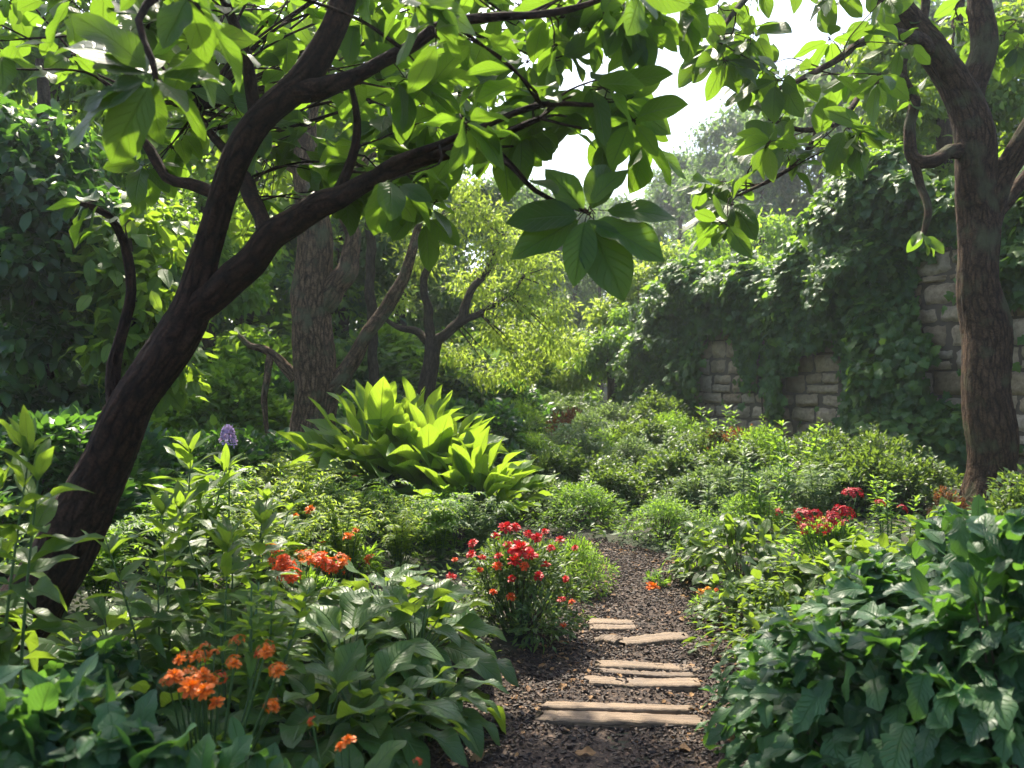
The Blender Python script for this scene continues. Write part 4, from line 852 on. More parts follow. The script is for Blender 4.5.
near_tree(128, 7.4, [[(128, 560, 7.4, 6), (126, 420, 7.4, 5), (132, 300, 7.4, 4), (128, 220, 7.4, 3)]],
          [(130, 290, 7.4, 40), (160, 325, 7.5, 36), (105, 255, 7.4, 34), (170, 370, 7.6, 32), (120, 345, 7.3, 34), (150, 230, 7.6, 32)],
          900, .21, 'canopy2', 'bright', 'bright leaved sapling just behind the leaning trunk on its left', 96, name='sapling')
near_tree(372, 15.5, [[(372, 470, 15.5, 6), (374, 380, 15.5, 5), (370, 250, 15.5, 5), (376, 120, 15.5, 3)]],
          [(340, 150, 15.5, 40), (380, 120, 15.5, 42), (420, 150, 15.8, 38), (330, 80, 15.5, 42), (380, 60, 15.5, 44), (430, 80, 15.5, 42), (470, 110, 16, 38), (280, 110, 15.5, 40), (470, 60, 16, 36), (300, 200, 15.5, 34), (400, 195, 15.5, 30), (330, 30, 15.5, 40), (420, 30, 15.5, 40)],
          4200, .24, 'mid', 'bright', 'tall bright leafy tree rising directly behind the rough barked trunk', 98)
near_tree(640, 21, [[(640, 450, 21, 6), (641, 370, 21, 5), (640, 300, 21, 4)]],
          [(640, 285, 21, 34), (612, 312, 21, 30), (662, 262, 21.5, 30), (590, 345, 21, 26), (630, 330, 20.5, 28), (655, 305, 20.5, 28), (575, 375, 21, 24), (610, 365, 20.6, 24)],
          9000, .16, 'small', 'fineyellow', 'airy sunlit light green tree peeping out past the left end of the ivy wall', 97)
# woodland trees, four grown once and copied ----------------------------
def proto_tree(seed, h, wdt, n, L, mat, tp='small'):
    rng = np.random.default_rng(seed); tr = MB(); cr = MB(); tw = MB()
    C = [tube(tr, [[0, 0, -.5, .22], [.1, 0, h * .3, .16], [-.1, .1, h * .6, .11], [.1, 0, h * .95, .03]], 9, .06, seed, .3)]
    bl = []
    for i in range(20):
        t = rng.uniform(.18, .98); a = rng.uniform(0, 2 * PI); r = wdt * math.sin(PI * min(.97, t * .8 + .18)) ** .7 * rng.uniform(.35, .8); bl.append((math.cos(a) * r, math.sin(a) * r, h * t, wdt * rng.uniform(.28, .48)))
    blob_crown(cr, tw, bl, n, L, tp, rng, C, .4, .75, True)
    return [('trunk', tr.mesh('trunk', M['bark_far'])), ('crown', cr.join(tw, 1).mesh('crown', [M[mat], M['bark_far']]))]
PT = [proto_tree(101, 9, 2.6, 7500, .26, 'forest'), proto_tree(102, 11, 3.0, 8500, .28, 'forest'), proto_tree(103, 7, 2.4, 7000, .22, 'fine'), proto_tree(104, 12, 2.6, 8500, .28, 'forest')]
rng = np.random.default_rng(110)
def wood(lst, label, group):
    for (px, d, h, k) in lst:
        p = G(px, d); base = (9, 11, 7, 12)[k]; s_ = h / base; plant('woodland_tree', PT[k], p, label, 'tree', group, rng.uniform(0, 6), s_ * np.array((rng.uniform(.95, 1.2), rng.uniform(.95, 1.2), 1)))
wood([(-80, 15, 8, 1), (-20, 19, 9, 0), (60, 21, 10, 3), (130, 18, 8, 0), (190, 23, 10, 1), (250, 19, 8, 2), (275, 24, 11, 3), (340, 20, 8, 0), (365, 25, 10, 1), (400, 22, 7.5, 0), (450, 27, 8.5, 3), (490, 25, 7, 0), (310, 28, 10, 1), (150, 28, 12, 3), (10, 28, 12, 1), (520, 30, 8, 1), (225, 32, 12, 3)],
     'shadowy blue green tree in the wood behind the left hand trunks', 'trees of the shadowy wood on the left')
wood([(545, 38, 8, 1), (575, 44, 9.5, 3), (600, 36, 6.5, 0), (620, 50, 10, 1), (655, 42, 8.5, 3), (680, 55, 13, 1), (705, 40, 10, 0), (725, 50, 15.5, 3), (760, 38, 12.5, 1), (790, 46, 16.5, 3), (820, 40, 14.5, 0), (855, 36, 14.5, 1), (640, 62, 11, 3), (590, 66, 12, 1), (560, 58, 11, 0), (530, 50, 11, 3), (500, 44, 10, 1), (745, 62, 17, 1), (700, 66, 14.5, 0), (880, 44, 18, 3), (930, 38, 17, 1), (980, 42, 18, 0), (1040, 36, 18, 3), (665, 75, 14, 3), (610, 80, 13, 1)],
     'pale tree fading into haze at the far end of the garden', 'hazy trees at the far end of the garden')
wood([(575, 27, 3.0, 2), (548, 31, 4.0, 2), (650, 25, 3.8, 2), (600, 36, 4.6, 2), (690, 26, 5.5, 2), (720, 23, 5.5, 2), (760, 24, 6, 2)],
     'low light green tree in the sunlit dip between the yellow green tree and the wall', 'low trees in the sunlit dip')

# ------------------------------------------------------------------ wooden planks of the path steps
def wood_mat():
    m, nt, out = newmat('weathered_plank'); at = nd(nt, 'ShaderNodeAttribute', attribute_name='bk'); rn = nd(nt, 'ShaderNodeAttribute', attribute_name='rnd')
    mp = nd(nt, 'ShaderNodeMapping'); mp.inputs['Scale'].default_value = (2.6, 75, 75); lk(nt, at.outputs['Vector'], mp.inputs['Vector'])
    n1 = nd(nt, 'ShaderNodeTexNoise'); n1.inputs['Scale'].default_value = 1.0; n1.inputs['Detail'].default_value = 8; n1.inputs['Roughness'].default_value = .65; n1.inputs['Distortion'].default_value = .8; lk(nt, mp.outputs[0], n1.inputs['Vector'])
    n2 = nd(nt, 'ShaderNodeTexNoise'); n2.inputs['Scale'].default_value = 6; n2.inputs['Detail'].default_value = 5; lk(nt, at.outputs['Vector'], n2.inputs['Vector'])
    col = ramp(nt, [(.36, (.04, .025, .014)), (.47, (.14, .09, .05)), (.66, (.25, .17, .10))], n1.outputs['Fac']).outputs[0]
    col = mixc(nt, 1.0, col, ramp(nt, [(0, (.55, .52, .5)), (1, (1, 1, 1))], rn.outputs['Fac']).outputs[0], 'MULTIPLY')
    col = mixc(nt, ramp(nt, [(.52, (0, 0, 0)), (.7, (.75, .75, .75))], n2.outputs['Fac']).outputs[0], col, (.10, .07, .05))
    p = nd(nt, 'ShaderNodeBsdfPrincipled'); p.inputs['Roughness'].default_value = .7; lk(nt, col, p.inputs['Base Color'])
    bp = nd(nt, 'ShaderNodeBump'); bp.inputs['Strength'].default_value = .7; bp.inputs['Distance'].default_value = .012; lk(nt, n1.outputs['Fac'], bp.inputs['Height']); lk(nt, bp.outputs[0], p.inputs['Normal'])
    lk(nt, p.outputs[0], out.inputs[0]); return m
WM = wood_mat()
def plank(x0, y0, x1, y1, wpx, label, seed, tone=.7, hgt=.03):
    """pixel ends of the top face's centre line; wpx = visible depth of the top face in pixels"""
    rng = np.random.default_rng(seed)
    d0 = 1.565 * F / (y0 - 384); d1 = 1.565 * F / (y1 - 384); a = np.array(((x0 - 512) / F * d0, d0)); b = np.array(((x1 - 512) / F * d1, d1))
    dm = (d0 + d1) / 2; wd_ = wpx * dm * dm / (1.565 * F)
    L = np.linalg.norm(b - a); u = (b - a) / L; v = np.array((-u[1], u[0])); n = 40
    prof = [(-1, -.55), (-1, .6), (-.95, .93), (-.45, 1), (0, .96), (.45, 1), (.95, .93), (1, .6), (1, -.55)]
    t = np.linspace(0, 1, n); k = len(prof); mb = MB()
    wv = 1 + .07 * np.sin(t * 4 + seed) + .04 * np.sin(t * 13 + seed * 2) + rng.normal(0, .02, n); taper = np.clip(np.minimum(t, 1 - t) * 30, .72, 1) ** .5
    cl = .012 * np.sin(t * 4 + seed * 1.7)
    V = []; Bk = []; mid = (a + b) / 2; zb = max(Hs(*mid), float(pathz(np.array([mid[0]]), np.array([mid[1]]))[0])) - .006
    for i in range(n):
        for (pv, pz) in prof:
            of = pv * wd_ / 2 * wv[i] * (taper[i] if abs(pv) > .5 else 1) + cl[i]; q = a + u * (L * t[i] + rng.normal(0, .003) + (.02 * math.sin(pv * 3 + seed) if i in (0, n - 1) else 0)) + v * of
            V.append((q[0], q[1], zb + hgt * pz + rng.normal(0, .0015) + .006 * math.sin(t[i] * 3 + seed))); Bk.append((L * t[i] + seed, of, hgt * pz + seed * .37))
    Q = [(i * k + j, i * k + j + 1, (i + 1) * k + j + 1, (i + 1) * k + j) for i in range(n - 1) for j in range(k - 1)]
    for e in (0, (n - 1) * k): Q += [(e + 0, e + 1, e + 7, e + 8), (e + 1, e + 2, e + 6, e + 7), (e + 2, e + 3, e + 5, e + 6), (e + 3, e + 4, e + 5, e + 5)]
    Q = [q for q in Q if len(set(q)) == 4]
    org = (mid[0], mid[1], zb); mb.add(np.array(V), Q, None, tone, np.array(Bk))
    o = mb.obj('plank', WM, None, org); o.location = [float(q) for q in org]
    tag(o, label, 'plank', 'weathered planks set across the path')
plank(543, 705, 692, 708.5, 6, 'thin upper plank of the nearest step, lying behind its widest plank', 201, .85)
plank(540, 714.5, 703, 720, 10, 'longest plank, lowest and closest on the mulch path', 202, .8)
plank(598, 663, 697, 666, 6.5, 'upper pale plank of the three set together midway up the path', 203, .9)
plank(600, 671, 694, 673, 4.5, 'dark narrow plank sandwiched between two pale planks', 204, .12, .03)
plank(587, 678, 697, 683, 8, 'lower pale plank of the three set together midway up the path', 205, .85)
plank(620, 640, 686, 637, 7, 'single plank crossing the path just above the three grouped planks', 206, .6)
plank(598, 637, 619, 640, 6, 'short dark stub of plank at the left end of a single plank', 207, .3)
plank(588, 622, 633, 621, 5, 'farther plank of the small topmost pair on the path', 208, .75)
plank(592, 627, 636, 625.5, 5, 'nearer plank of the small topmost pair on the path', 209, .85)

# fallen leaves ---------------------------------------------------------
def fallen():
    rng = np.random.default_rng(15); mb = MB(); n = 900
    k = rng.integers(0, len(PD2), n); u = np.sign(rng.normal(0, 1, n)) * rng.uniform(0, 1, n) ** .45; xy = PD2[k, :2] + Nn[k] * (u * (PD2[k, 2] + .12))[:, None]
    keep = xy[:, 1] > 2.5; xy = xy[keep]; n = len(xy)
    pos = np.stack([xy[:, 0], xy[:, 1], pathz(xy[:, 0], xy[:, 1]) + .012], -1); az = rng.uniform(0, 6.28, n)
    put(mb, T['canopy2'], pos, np.stack([np.cos(az), np.sin(az), rng.normal(0, .25, n)], -1), UP + rng.normal(0, .3, (n, 3)), rng.uniform(.025, .06, n), rng)
    tag(mb.obj('leaf_litter', M['litter']), 'small dry brown leaves scattered over the mulch path', 'leaf litter', kind='stuff')
    for i, (x, y, s_, lab) in enumerate([(716, 694, .10, 'curled tan fallen leaf beside the right end of the longest plank'), (690, 640, .06, 'small tan fallen leaf off the right end of the single plank'), (566, 684, .06, 'tan fallen leaf left of the three grouped planks'), (575, 752, .07, 'pale fallen leaf at the bottom of the path'), (690, 752, .08, 'brown fallen leaf below the longest plank near the right hand leaves'), (484, 752, .08, 'tan fallen leaf at the bottom left edge of the path'), (725, 738, .07, 'orange brown fallen leaf under the right hand foliage edge')]):
        d = 1.57 * F / (y - 384); xx = (x - 512) / F * d; zz = float(pathz(np.array([xx]), np.array([d]))[0]) + .015; mb = MB()
        put(mb, T['hosta'][i % 5:i % 5 + 1], np.zeros((1, 3)), np.array((math.cos(i * 2.1), math.sin(i * 2.1), .1)), UP + np.array((.2, -.2, 0)), s_ * 1.3, rng, .5 + .06 * i)
        o = mb.obj('fallen_leaf', M['litter']); o.location = (xx, d, zz); tag(o, lab, 'leaf', 'fallen leaves on the path')
fallen()

# low ground cover under everything --------------------------------------
def cover():
    rng = np.random.default_rng(17); n = 60000
    y = rng.uniform(2.2, 24, n) ** 1.0; x = rng.uniform(-.72, .72, n) * y + rng.normal(0, .3, n); pdist = pathdist(x, y); keep = (pdist > .16) & (rng.random(n) < np.clip(9 / y, .25, 1)); x, y = x[keep], y[keep]; n = len(x)
    s = np.maximum(.035, .009 * y) * rng.uniform(.7, 1.4, n); hgt = np.abs(wob(x, y, 1.3)) * .16 * rng.random(n) + .02
    pos = np.stack([x, y, H(x, y) + hgt], -1); mb = MB()
    put(mb, T['small'], pos, rdir(rng, n, R(-10), R(60)), UP + rng.normal(0, .4, (n, 3)), s, rng)
    tag(mb.obj('ground_cover', M['shrub']), 'low green ground cover leaves between the plants', 'ground cover', kind='stuff')
cover()

# ------------------------------------------------------------------ bedding plants
def at(px, d, dz=0): return G(px, d, dz)
RO = [rosette(300 + i, 32, .25, .34, .31) for i in range(3)]
HOSTA = [(365, 3.35, .95, 'glossy broad leaved clump at the front edge of the left bed, by the path bottom'), (425, 3.75, .8, 'small broad leaved clump tipping onto the path opposite the nearest planks'), (345, 3.9, 1.05, 'broad leaved clump with bright upright new leaves behind the front clump'),
         (415, 4.25, 1.05, 'broad leaved clump just in front of the red flowered bush'), (385, 4.7, 1.1, 'pale grey green broad leaved clump between orange flowers and red bush'), (320, 3.25, .9, 'dark broad leaved clump beside the low orange flowers'), (300, 4.5, .9, 'shaded broad leaved clump behind the yellow tipped orange plant'), (352, 2.75, .8, 'broad leaved clump cut by the bottom edge below the glossy front clump'), (410, 3.0, .5, 'little broad leaved clump at the path edge near the bottom'), (112, 3.9, .85, 'shaded broad leaved clump at the foot of the leaning trunk'), (150, 3.3, .75, 'shaded broad leaved clump below the leaning trunk, left of the low orange flowers'), (235, 3.9, .8, 'shaded broad leaved clump between the lance leaved plants and the vivid orange flowers')]
for i, (px, d, s_, lab) in enumerate(HOSTA):
    plant('broadleaf_plant', RO[i % 3], at(px, d), lab, 'plant', 'broad leaved plants in the left bed', i * 1.3, s_)
# bottom left blurred foliage
MD = [mound(320 + i, 420, .5, .5, .145, ('canopy', 'lobed')[i], 'deep', .3, .25) for i in range(2)]
for i, (px, d, s_, lab) in enumerate([(30, 2.3, (.8, .8, 1.25), 'dark blurred leafy plant in the bottom left corner'), (140, 2.2, (.9, .9, 1.05), 'blurred leafy plant at the bottom edge beneath the lance leaved sprout'), (255, 2.45, (.7, .7, .8), 'blurred leafy plant at the bottom edge beneath the low orange flowers'), (95, 3.3, (.7, .7, .7), 'shaded leafy plant at the foot of the leaning trunk')]):
    plant('leafy_plant', MD[i % 2], at(px, d), lab, 'plant', 'leafy plants along the bottom left', i * 2.0, s_)
# right foreground: lobed big leaves
LB_ = [mound(330 + i, (760, 640, 700)[i], .55, .62, (.125, .145, .12)[i], ('lobed', 'lobed', 'canopy')[i], 'deep', .3, .3) for i in range(3)]
MB2 = [mound(340 + i, 460, .5, .45, .135, ('canopy', 'lance')[i], ('deep', 'hosta')[i], .3, .3) for i in range(2)]
MB3 = [mound(350 + i, 280, .5, .45, .15, 'canopy2', 'lance', .3, .3) for i in range(2)]
for i, (px, d, s_, lab) in enumerate([(1030, 2.6, (1., 1., 1.5), 'tall lobed leaf bush in the bottom right corner'), (920, 2.75, (.95, .95, 1.15), 'lobed leaf bush left of the corner bush at the bottom edge'), (1005, 3.3, (1.1, 1.1, 1.28), 'lobed leaf bush reaching up below the brown tree trunk'), (880, 3.5, (1.0, 1.0, 1.02), 'sheen topped lobed leaf bush in the middle of the right bed'), (820, 2.95, (.75, .75, .85), 'low lobed leaf bush leaning over the lower right path edge')]):
    plant('lobed_leaf_bush', LB_[i % 3], at(px, d), lab, 'bush', 'lobed leaf bushes in the right foreground', i * 1.7, s_)
for i, (px, d, s_, lab) in enumerate([(960, 4.6, (1.1, 1.1, 1.45), 'leafy bush behind the lobed bushes, in front of the brown trunk'), (850, 4.4, (1.0, 1.0, 1.0), 'leafy bush with pale sheen between lobed bushes and light green patch'), (782, 3.9, (.6, .6, .75), 'narrow leafy plant overhanging the path beside the nearest planks'), (775, 4.9, (.75, .75, .7), 'low leafy plant beside the three grouped planks')]):
    plant('leafy_bush', MB2[i % 2], at(px, d), lab, 'bush', 'leafy bushes in the right bed', i * 2.3, s_)
for i, (px, d, s_, lab) in enumerate([(880, 5.4, (1.2, 1.0, 1.05), 'light green leafy patch just before the crimson flowers'), (805, 5.6, (.9, .9, .8), 'light green leafy plant below the crimson flowers, nearer the path'), (735, 5.6, (.6, .6, .6), 'small light green plant edging the path beside the single plank'), (740, 6.5, (1.0, .9, 1.0), 'rounded leafy mound on the right edge where the path bends'), (700, 6.9, (.6, .6, .75), 'small leafy mound at the right path edge with one orange bloom before it'), (960, 6.0, (1.1, 1, 1.0), 'leafy plant close to the base of the brown tree')]):
    plant('bedding_plant', MB3[i % 2], at(px, d), lab, 'plant', 'light green plants in the right bed', i * 1.9, s_)
# left: tall lance leaved stalk plants
SK = [stalks(360 + i, 4, .95, .29, .2, gap=.085, botel=-15) for i in range(3)]
for i, (px, d, s_, lab) in enumerate([(-12, 3.2, (.9, .9, 1.25), 'tallest lance leaved plant, at the left edge in front of the leaning trunk'), (-40, 3.5, (1, 1, 1.2), 'lance leaved plant cut by the left edge'), (188, 3.7, (.8, .8, .95), 'tall lance leaved plant rising right before the leaning trunk, bright tipped'), (222, 4.2, (.9, .9, .9), 'lance leaved plant with arching leaves right of the leaning trunk'), (165, 4.9, 1.1, 'lance leaved plant behind the leaning trunk'), (238, 5.0, .85, 'lance leaved plant nearest the ferny yellow green plants')]):
    plant('lance_leaf_plant', SK[i % 3], at(px, d), lab, 'plant', 'tall lance leaved plants on the left', i * 1.1, s_)
sp = stalks(370, 2, .62, .2, .06, gap=.05, per=4, lean=.1, topel=50, botel=15)
plant('lance_leaf_plant', sp, at(92, 2.35, .28), 'low lance leaved sprout catching light in the bottom left', 'plant', None, .4, .8)
# great bright leaves in the middle distance
BG = [rosette(380 + i, 60, .45, .62, .52, 'big', 'bright', (86, 22), .012) for i in range(3)]
for i, (px, d, s_, lab) in enumerate([(378, 8.8, (1.15, 1.15, 1.62), 'huge bright leaved plant with upright glowing leaves right of the rough trunk'), (430, 8.6, (1.1, 1.1, 1.5), 'huge bright leaved plant in the centre of its row'), (474, 8.1, (.85, .85, 1.15), 'huge bright leaved plant sloping down towards the path'), (343, 9.3, (1, 1, 1.2), 'huge leaved plant half hidden beside the rough barked trunk'), (415, 9.8, (1.15, 1.15, 1.7), 'huge leaved plant at the back under the slender forked tree')]):
    plant('giant_leaf_plant', BG[i % 3], at(px, d), lab, 'plant', 'giant leaved plants in the middle distance', i * 1.4 + .3, s_)
# ferny yellow-green plants on the left bed
FE = [ferny(390, 30, .6, .5), ferny(391, 36, .55, .55, .052, 'fineyellow'), ferny(392, 32, .7, .45, .05, 'fineyellow')]
for i, (px, d, s_, k, lab) in enumerate([(255, 6.2, 1.1, 1, 'ferny yellow green plant behind the orange flowers at left'), (305, 6.8, 1.1, 2, 'ferny yellow green plant below the rough trunk'), (350, 7.2, 1.1, 0, 'ferny green plant under the giant leaves with reddish blooms nearby'), (215, 6.8, 1.1, 0, 'ferny green plant beside the mauve flower spike'), (285, 5.7, .9, 1, 'low ferny plant carrying its fronds among the vivid orange flowers'), (345, 6.0, .9, 2, 'ferny plant left of the red flowered bush'), (400, 6.6, .95, 1, 'ferny plant behind the red flowered bush on its left'), (265, 8.2, 1.1, 2, 'ferny plant at the foot of the rough trunk'), (440, 7.0, .9, 0, 'ferny plant directly behind the red flowers'), (180, 5.8, 1.0, 0, 'shaded ferny plant behind the lance leaved plants'), (98, 5.0, .85, 0, 'shaded ferny plant right behind the foot of the leaning trunk'), (60, 4.7, .8, 0, 'shaded ferny plant left behind the foot of the leaning trunk')]):
    plant('fern_plant', FE[k], at(px, d), lab, 'plant', 'ferny plants in the left bed', i * 1.2, s_)
# rounded small leaved shrubs
BU = [bushy(400, 4200, .55, .5, .05, 'shrub'), bushy(401, 4200, .55, .5, .045, 'fine', 'thin'), bushy(402, 3800, .55, .5, .05, 'pale'), bushy(403, 4200, .6, .5, .06, 'shrub', 'mid')]
SH = [(580, 9.2, (1.2, 1, .8), 1, 'low fine leaved mound where the path disappears, left of its neighbour'), (664, 8.25, (1.15, .9, .72), 1, 'low fine leaved mound at the right side of the path bend'), (600, 10.6, (1.1, 1, .95), 0, 'dark rounded shrub behind the two low mounds'), (672, 10.2, (1.2, 1, 1.05), 3, 'rounded shrub behind the right low mound'), (560, 11.3, (1.2, 1, 1.0), 1, 'feathery shrub left of centre beyond the path bend'), (725, 9.2, (1.2, 1, .95), 2, 'pale grey green shrub in front of the bare wall panel'), (780, 9.0, (1.1, 1, .85), 2, 'pale shrub behind the crimson flowers'), (855, 9.0, (1.3, 1, 1.1), 3, 'white sheened shrub at the foot of the ivy column'), (915, 8.6, (1.1, 1, 1.0), 0, 'dark shrub against the wall left of the brown trunk'), (700, 11.8, (1.3, 1, 1.1), 0, 'dark shrub near the wall below the ivy curtain'), (640, 12.5, (1.3, 1, 1.2), 3, 'shrub below the little tree in the distance'), (585, 13.5, (1.5, 1.2, 1.3), 2, 'pale misty shrub in the far middle of the garden'), (535, 12.8, (1.3, 1, 1.0), 1, 'shrub right of the giant leaves in the distance'), (760, 11.0, (1.2, 1, 1.2), 1, 'feathery green shrub close under the bare wall panel'), (575, 6.5, (.55, .6, .75), 1, 'fine leaved bush hugging the left path edge behind the red flowers'), (1045, 6.5, (1.2, 1, 1.2), 0, 'dark shrub at the right edge under the wall'), (520, 15.5, (1.8, 1.4, 1.6), 1, 'broad feathery bush under the yellow green tree'), (612, 17, (2.0, 1.6, 1.4), 2, 'hazy broad bush beneath the little tree'), (660, 15.5, (1.4, 1.2, 1.7), 3, 'bush standing at the foot of the ivy curtain'), (820, 10.2, (1.3, 1, 1.2), 0, 'dark green shrub between the pale shrubs and the wall'), (556, 19, (2.4, 1.8, 1.7), 2, 'largest hazy bush closing the distance at centre'),
      (612, 9.9, (1.1, .9, .85), 3, 'rounded shrub squeezed between the two low mounds and the dark shrub'), (690, 9.4, (1.0, .9, .8), 0, 'dark low shrub between the right low mound and the pale grey green shrub'), (750, 8.2, (1.0, .8, .7), 1, 'fine leaved shrub below the tall plumed stem'), (630, 11.4, (1.3, 1, 1.05), 2, 'pale shrub in the middle of the shrub bank'), (600, 12.2, (1.3, 1, 1.1), 1, 'feathery shrub at the left of the shrub bank, under the distant bushes'), (735, 10.4, (1.2, 1, 1.0), 3, 'rounded shrub under the left part of the bare wall panel'), (880, 9.6, (1.2, 1, 1.2), 0, 'dark shrub tucked behind the white sheened shrub'), (545, 9.6, (.9, .9, .8), 0, 'dark shrub just right of the giant leaves'), (555, 10.4, (1.0, 1, 1.1), 3, 'mid green shrub rising behind the left low mound'), (670, 13.2, (1.4, 1.1, 1.3), 1, 'feathery shrub against the ivy curtain foot')]
for i, (px, d, s_, k, lab) in enumerate(SH):
    plant('shrub', BU[k], at(px, d), lab, 'shrub', 'rounded shrubs beyond the path bend', i * 1.9, s_)
UB = bushy(404, 5200, .9, .9, .11, 'dark', 'mid', 30)
for i, (px, d, s_, lab) in enumerate([(250, 10, 1.0, 'dark undergrowth bush left of the rough trunk'), (200, 9, 1.0, 'dark undergrowth bush behind the mauve spike'), (110, 7, 1.0, 'dark undergrowth bush behind the leaning trunk'), (20, 6, 1.0, 'dark undergrowth bush at the left edge'), (370, 12.5, 1.2, 'dark undergrowth bush behind the giant leaves at left'), (470, 12.5, 1.1, 'dark undergrowth bush behind the giant leaves at right'), (290, 14, 1.5, 'deep dark undergrowth bush behind the rough trunk'), (500, 18, 1.3, 'dark bush below the yellow green crown')]):
    plant('undergrowth_bush', UB, at(px, d), lab, 'bush', 'dark undergrowth bushes', i * 1.3, s_)

TH = [bushy(405, 6500, 1.2, 1.5, .15, 'fine', 'mid', 34), bushy(406, 6500, 1.3, 1.4, .16, 'forest', 'mid', 34)]
for i, (px, d, s_, k) in enumerate([(225, 12.5, 1.0, 0), (265, 15.5, 1.3, 0), (160, 14, 1.3, 1), (90, 14, 1.3, 1), (20, 13.5, 1.2, 1), (-50, 13, 1.3, 0), (340, 17, 1.4, 1), (385, 18, 1.5, 0), (300, 19, 1.6, 1), (230, 20, 1.7, 1), (440, 19, 1.4, 1), (470, 22, 1.6, 0), (150, 21, 1.7, 0), (60, 20, 1.7, 1), (520, 24, 1.7, 0), (-20, 21, 1.8, 1), (400, 26, 2, 1), (330, 27, 2, 1)]):
    plant('thicket_bush', TH[k], at(px, d), 'tall loose thicket bush under the woodland trees on the left', 'bush', 'thicket bushes under the left wood', i * 1.3, s_)

# ------------------------------------------------------------------ flowers
FL = {k: [flower_mesh(420 + i, mm, 3, 13, .045) for i in range(2)] for k, mm in (('red', 'red'), ('redorange', 'redorange'), ('orange', 'orange'), ('yellow', 'yellow'))}
CL = {k: [cluster_mesh(430 + i, mm) for i in range(2)] for k, mm in (('crimson', 'crimson'), ('orange', 'orange'), ('redorange', 'redorange'), ('mauve', 'mauve'))}
def fl(lib, key, loc, pts, rng, tilt=.5):
    """pts: pixel x, y, depth, size factor -> local placements"""
    out = []
    for (x, y, d, s_) in pts:
        p = P(x, y, d) - np.array(loc); out.append((lib[key][int(rng.integers(0, 2))], p[0], p[1], p[2], s_ * (.78 if lib is FL else 1.2), rng.uniform(.1, .9) * tilt * 1.6, rng.normal(0, .35)))
    return out
def flower_stems(fls, rng, r=.0035):
    st = MB()
    for (me, x, y, z, s_, a, b) in fls:
        tube(st, [[x * .25, y * .25, -.03, r * 1.3], [x * .7, y * .7 + .01, z * .6, r], [x, y, z, r * .7]], 5, step=.08, rn=rng.random())
    return st.mesh('stem', M['stem'])
def flowering(name, label, px, d, foliage, groups, seed, sc=1., rz=0., group=None):
    rng = np.random.default_rng(seed); loc = at(px, d); fls = []
    for (lib, key, pts) in groups: fls += fl(lib, key, loc, pts, rng)
    o = empty(name, loc, label, 'flowers', group)
    for nm, me in foliage: child(nm, me, o, Matrix.Rotation(rz, 4, 'Z') @ (Matrix.Scale(sc, 4) if np.isscalar(sc) else Matrix.Diagonal((*sc, 1))))
    child('flower_stem', flower_stems(fls, rng), o)
    for (me, x, y, z, s_, tx, ty) in fls:
        child('flower', me, o, Matrix.Translation((x, y, z)) @ Matrix.Rotation(ty, 4, 'Y') @ Matrix.Rotation(tx, 4, 'X') @ Matrix.Rotation(x * 40, 4, 'Z') @ Matrix.Scale(s_, 4))
    return o
# bush of red flowers by the path
redp = [(505, 528, 5.2, 1.3), (516, 527, 5.25, 1.0), (521, 550, 5.05, 2.0), (530, 556, 5.0, 1.3), (515, 561, 5.0, 1.3), (473, 543, 5.1, .9), (471, 555, 5.0, 1.0), (482, 558, 5.0, .8), (537, 538, 5.15, 1.1), (528, 535, 5.3, 1.0), (512, 579, 4.95, .9), (539, 576, 4.95, 1.0), (546, 565, 5.05, .8), (499, 556, 5.0, .8), (451, 577, 5.0, .9), (562, 600, 4.95, .8), (566, 579, 5.0, .7), (551, 548, 5.2, .8), (496, 536, 5.2, .8), (508, 545, 5.1, .9), (560, 540, 5.5, .9), (545, 532, 5.4, .8), (575, 548, 5.5, .7)]
orp = [(497, 566, 4.97, 1.0), (493, 592, 4.92, .7), (441, 587, 4.95, .8), (524, 566, 4.97, .9), (511, 597, 4.92, .8), (563, 625, 4.9, .5), (572, 602, 5.0, .6), (480, 570, 5.0, .6), (455, 560, 5.1, .6)]
RBU = bushy(440, 5200, .46, .60, .055, 'shrub', 'thin', 34)
flowering('red_flower_bush', 'bushy plant covered in vivid red flowers at the left side of the path', 517, 5.25, RBU, [(FL, 'red', redp), (FL, 'redorange', orp)], 441, (.95, .9, .95))
# vivid orange flowers, left
ofol = bushy(442, 2200, .3, .3, .06, 'fine', 'thin', 18)
flowering('orange_flower_plant', 'vivid red orange flowers clustered below the ferny plants', 300, 5.1, ofol, [(CL, 'redorange', [(270, 552, 4.75, .85), (281, 562, 4.7, 1.1), (290, 578, 4.6, 1.05), (286, 568, 4.65, .9), (320, 561, 4.75, 1.0), (330, 566, 4.65, .9), (337, 570, 4.65, .75)]), (FL, 'redorange', [(283, 560, 4.6, 1.1), (292, 578, 4.5, 1.1), (322, 561, 4.6, 1.1), (333, 567, 4.55, 1.0), (276, 570, 4.55, .8)]), (FL, 'orange', [(310, 560, 4.62, .9), (343, 562, 4.6, .8)]), (CL, 'orange', [(308, 558, 4.8, .9), (341, 560, 4.75, .8), (300, 555, 4.85, .5)])], 443, (1.2, .9, .8))
flowering('orange_flower_plant', 'few small orange blooms on tall stems right of the ferny yellow green plant', 348, 6.2, ofol, [(FL, 'orange', [(348, 537, 5.6, 1.1), (310, 510, 6.0, 1.1), (296, 516, 6.0, .8), (356, 531, 5.6, .7)]), (CL, 'redorange', [(356, 530, 6.1, .6), (369, 560, 6.0, .7), (322, 545, 6.0, .5)])], 444, 1.0, 2)
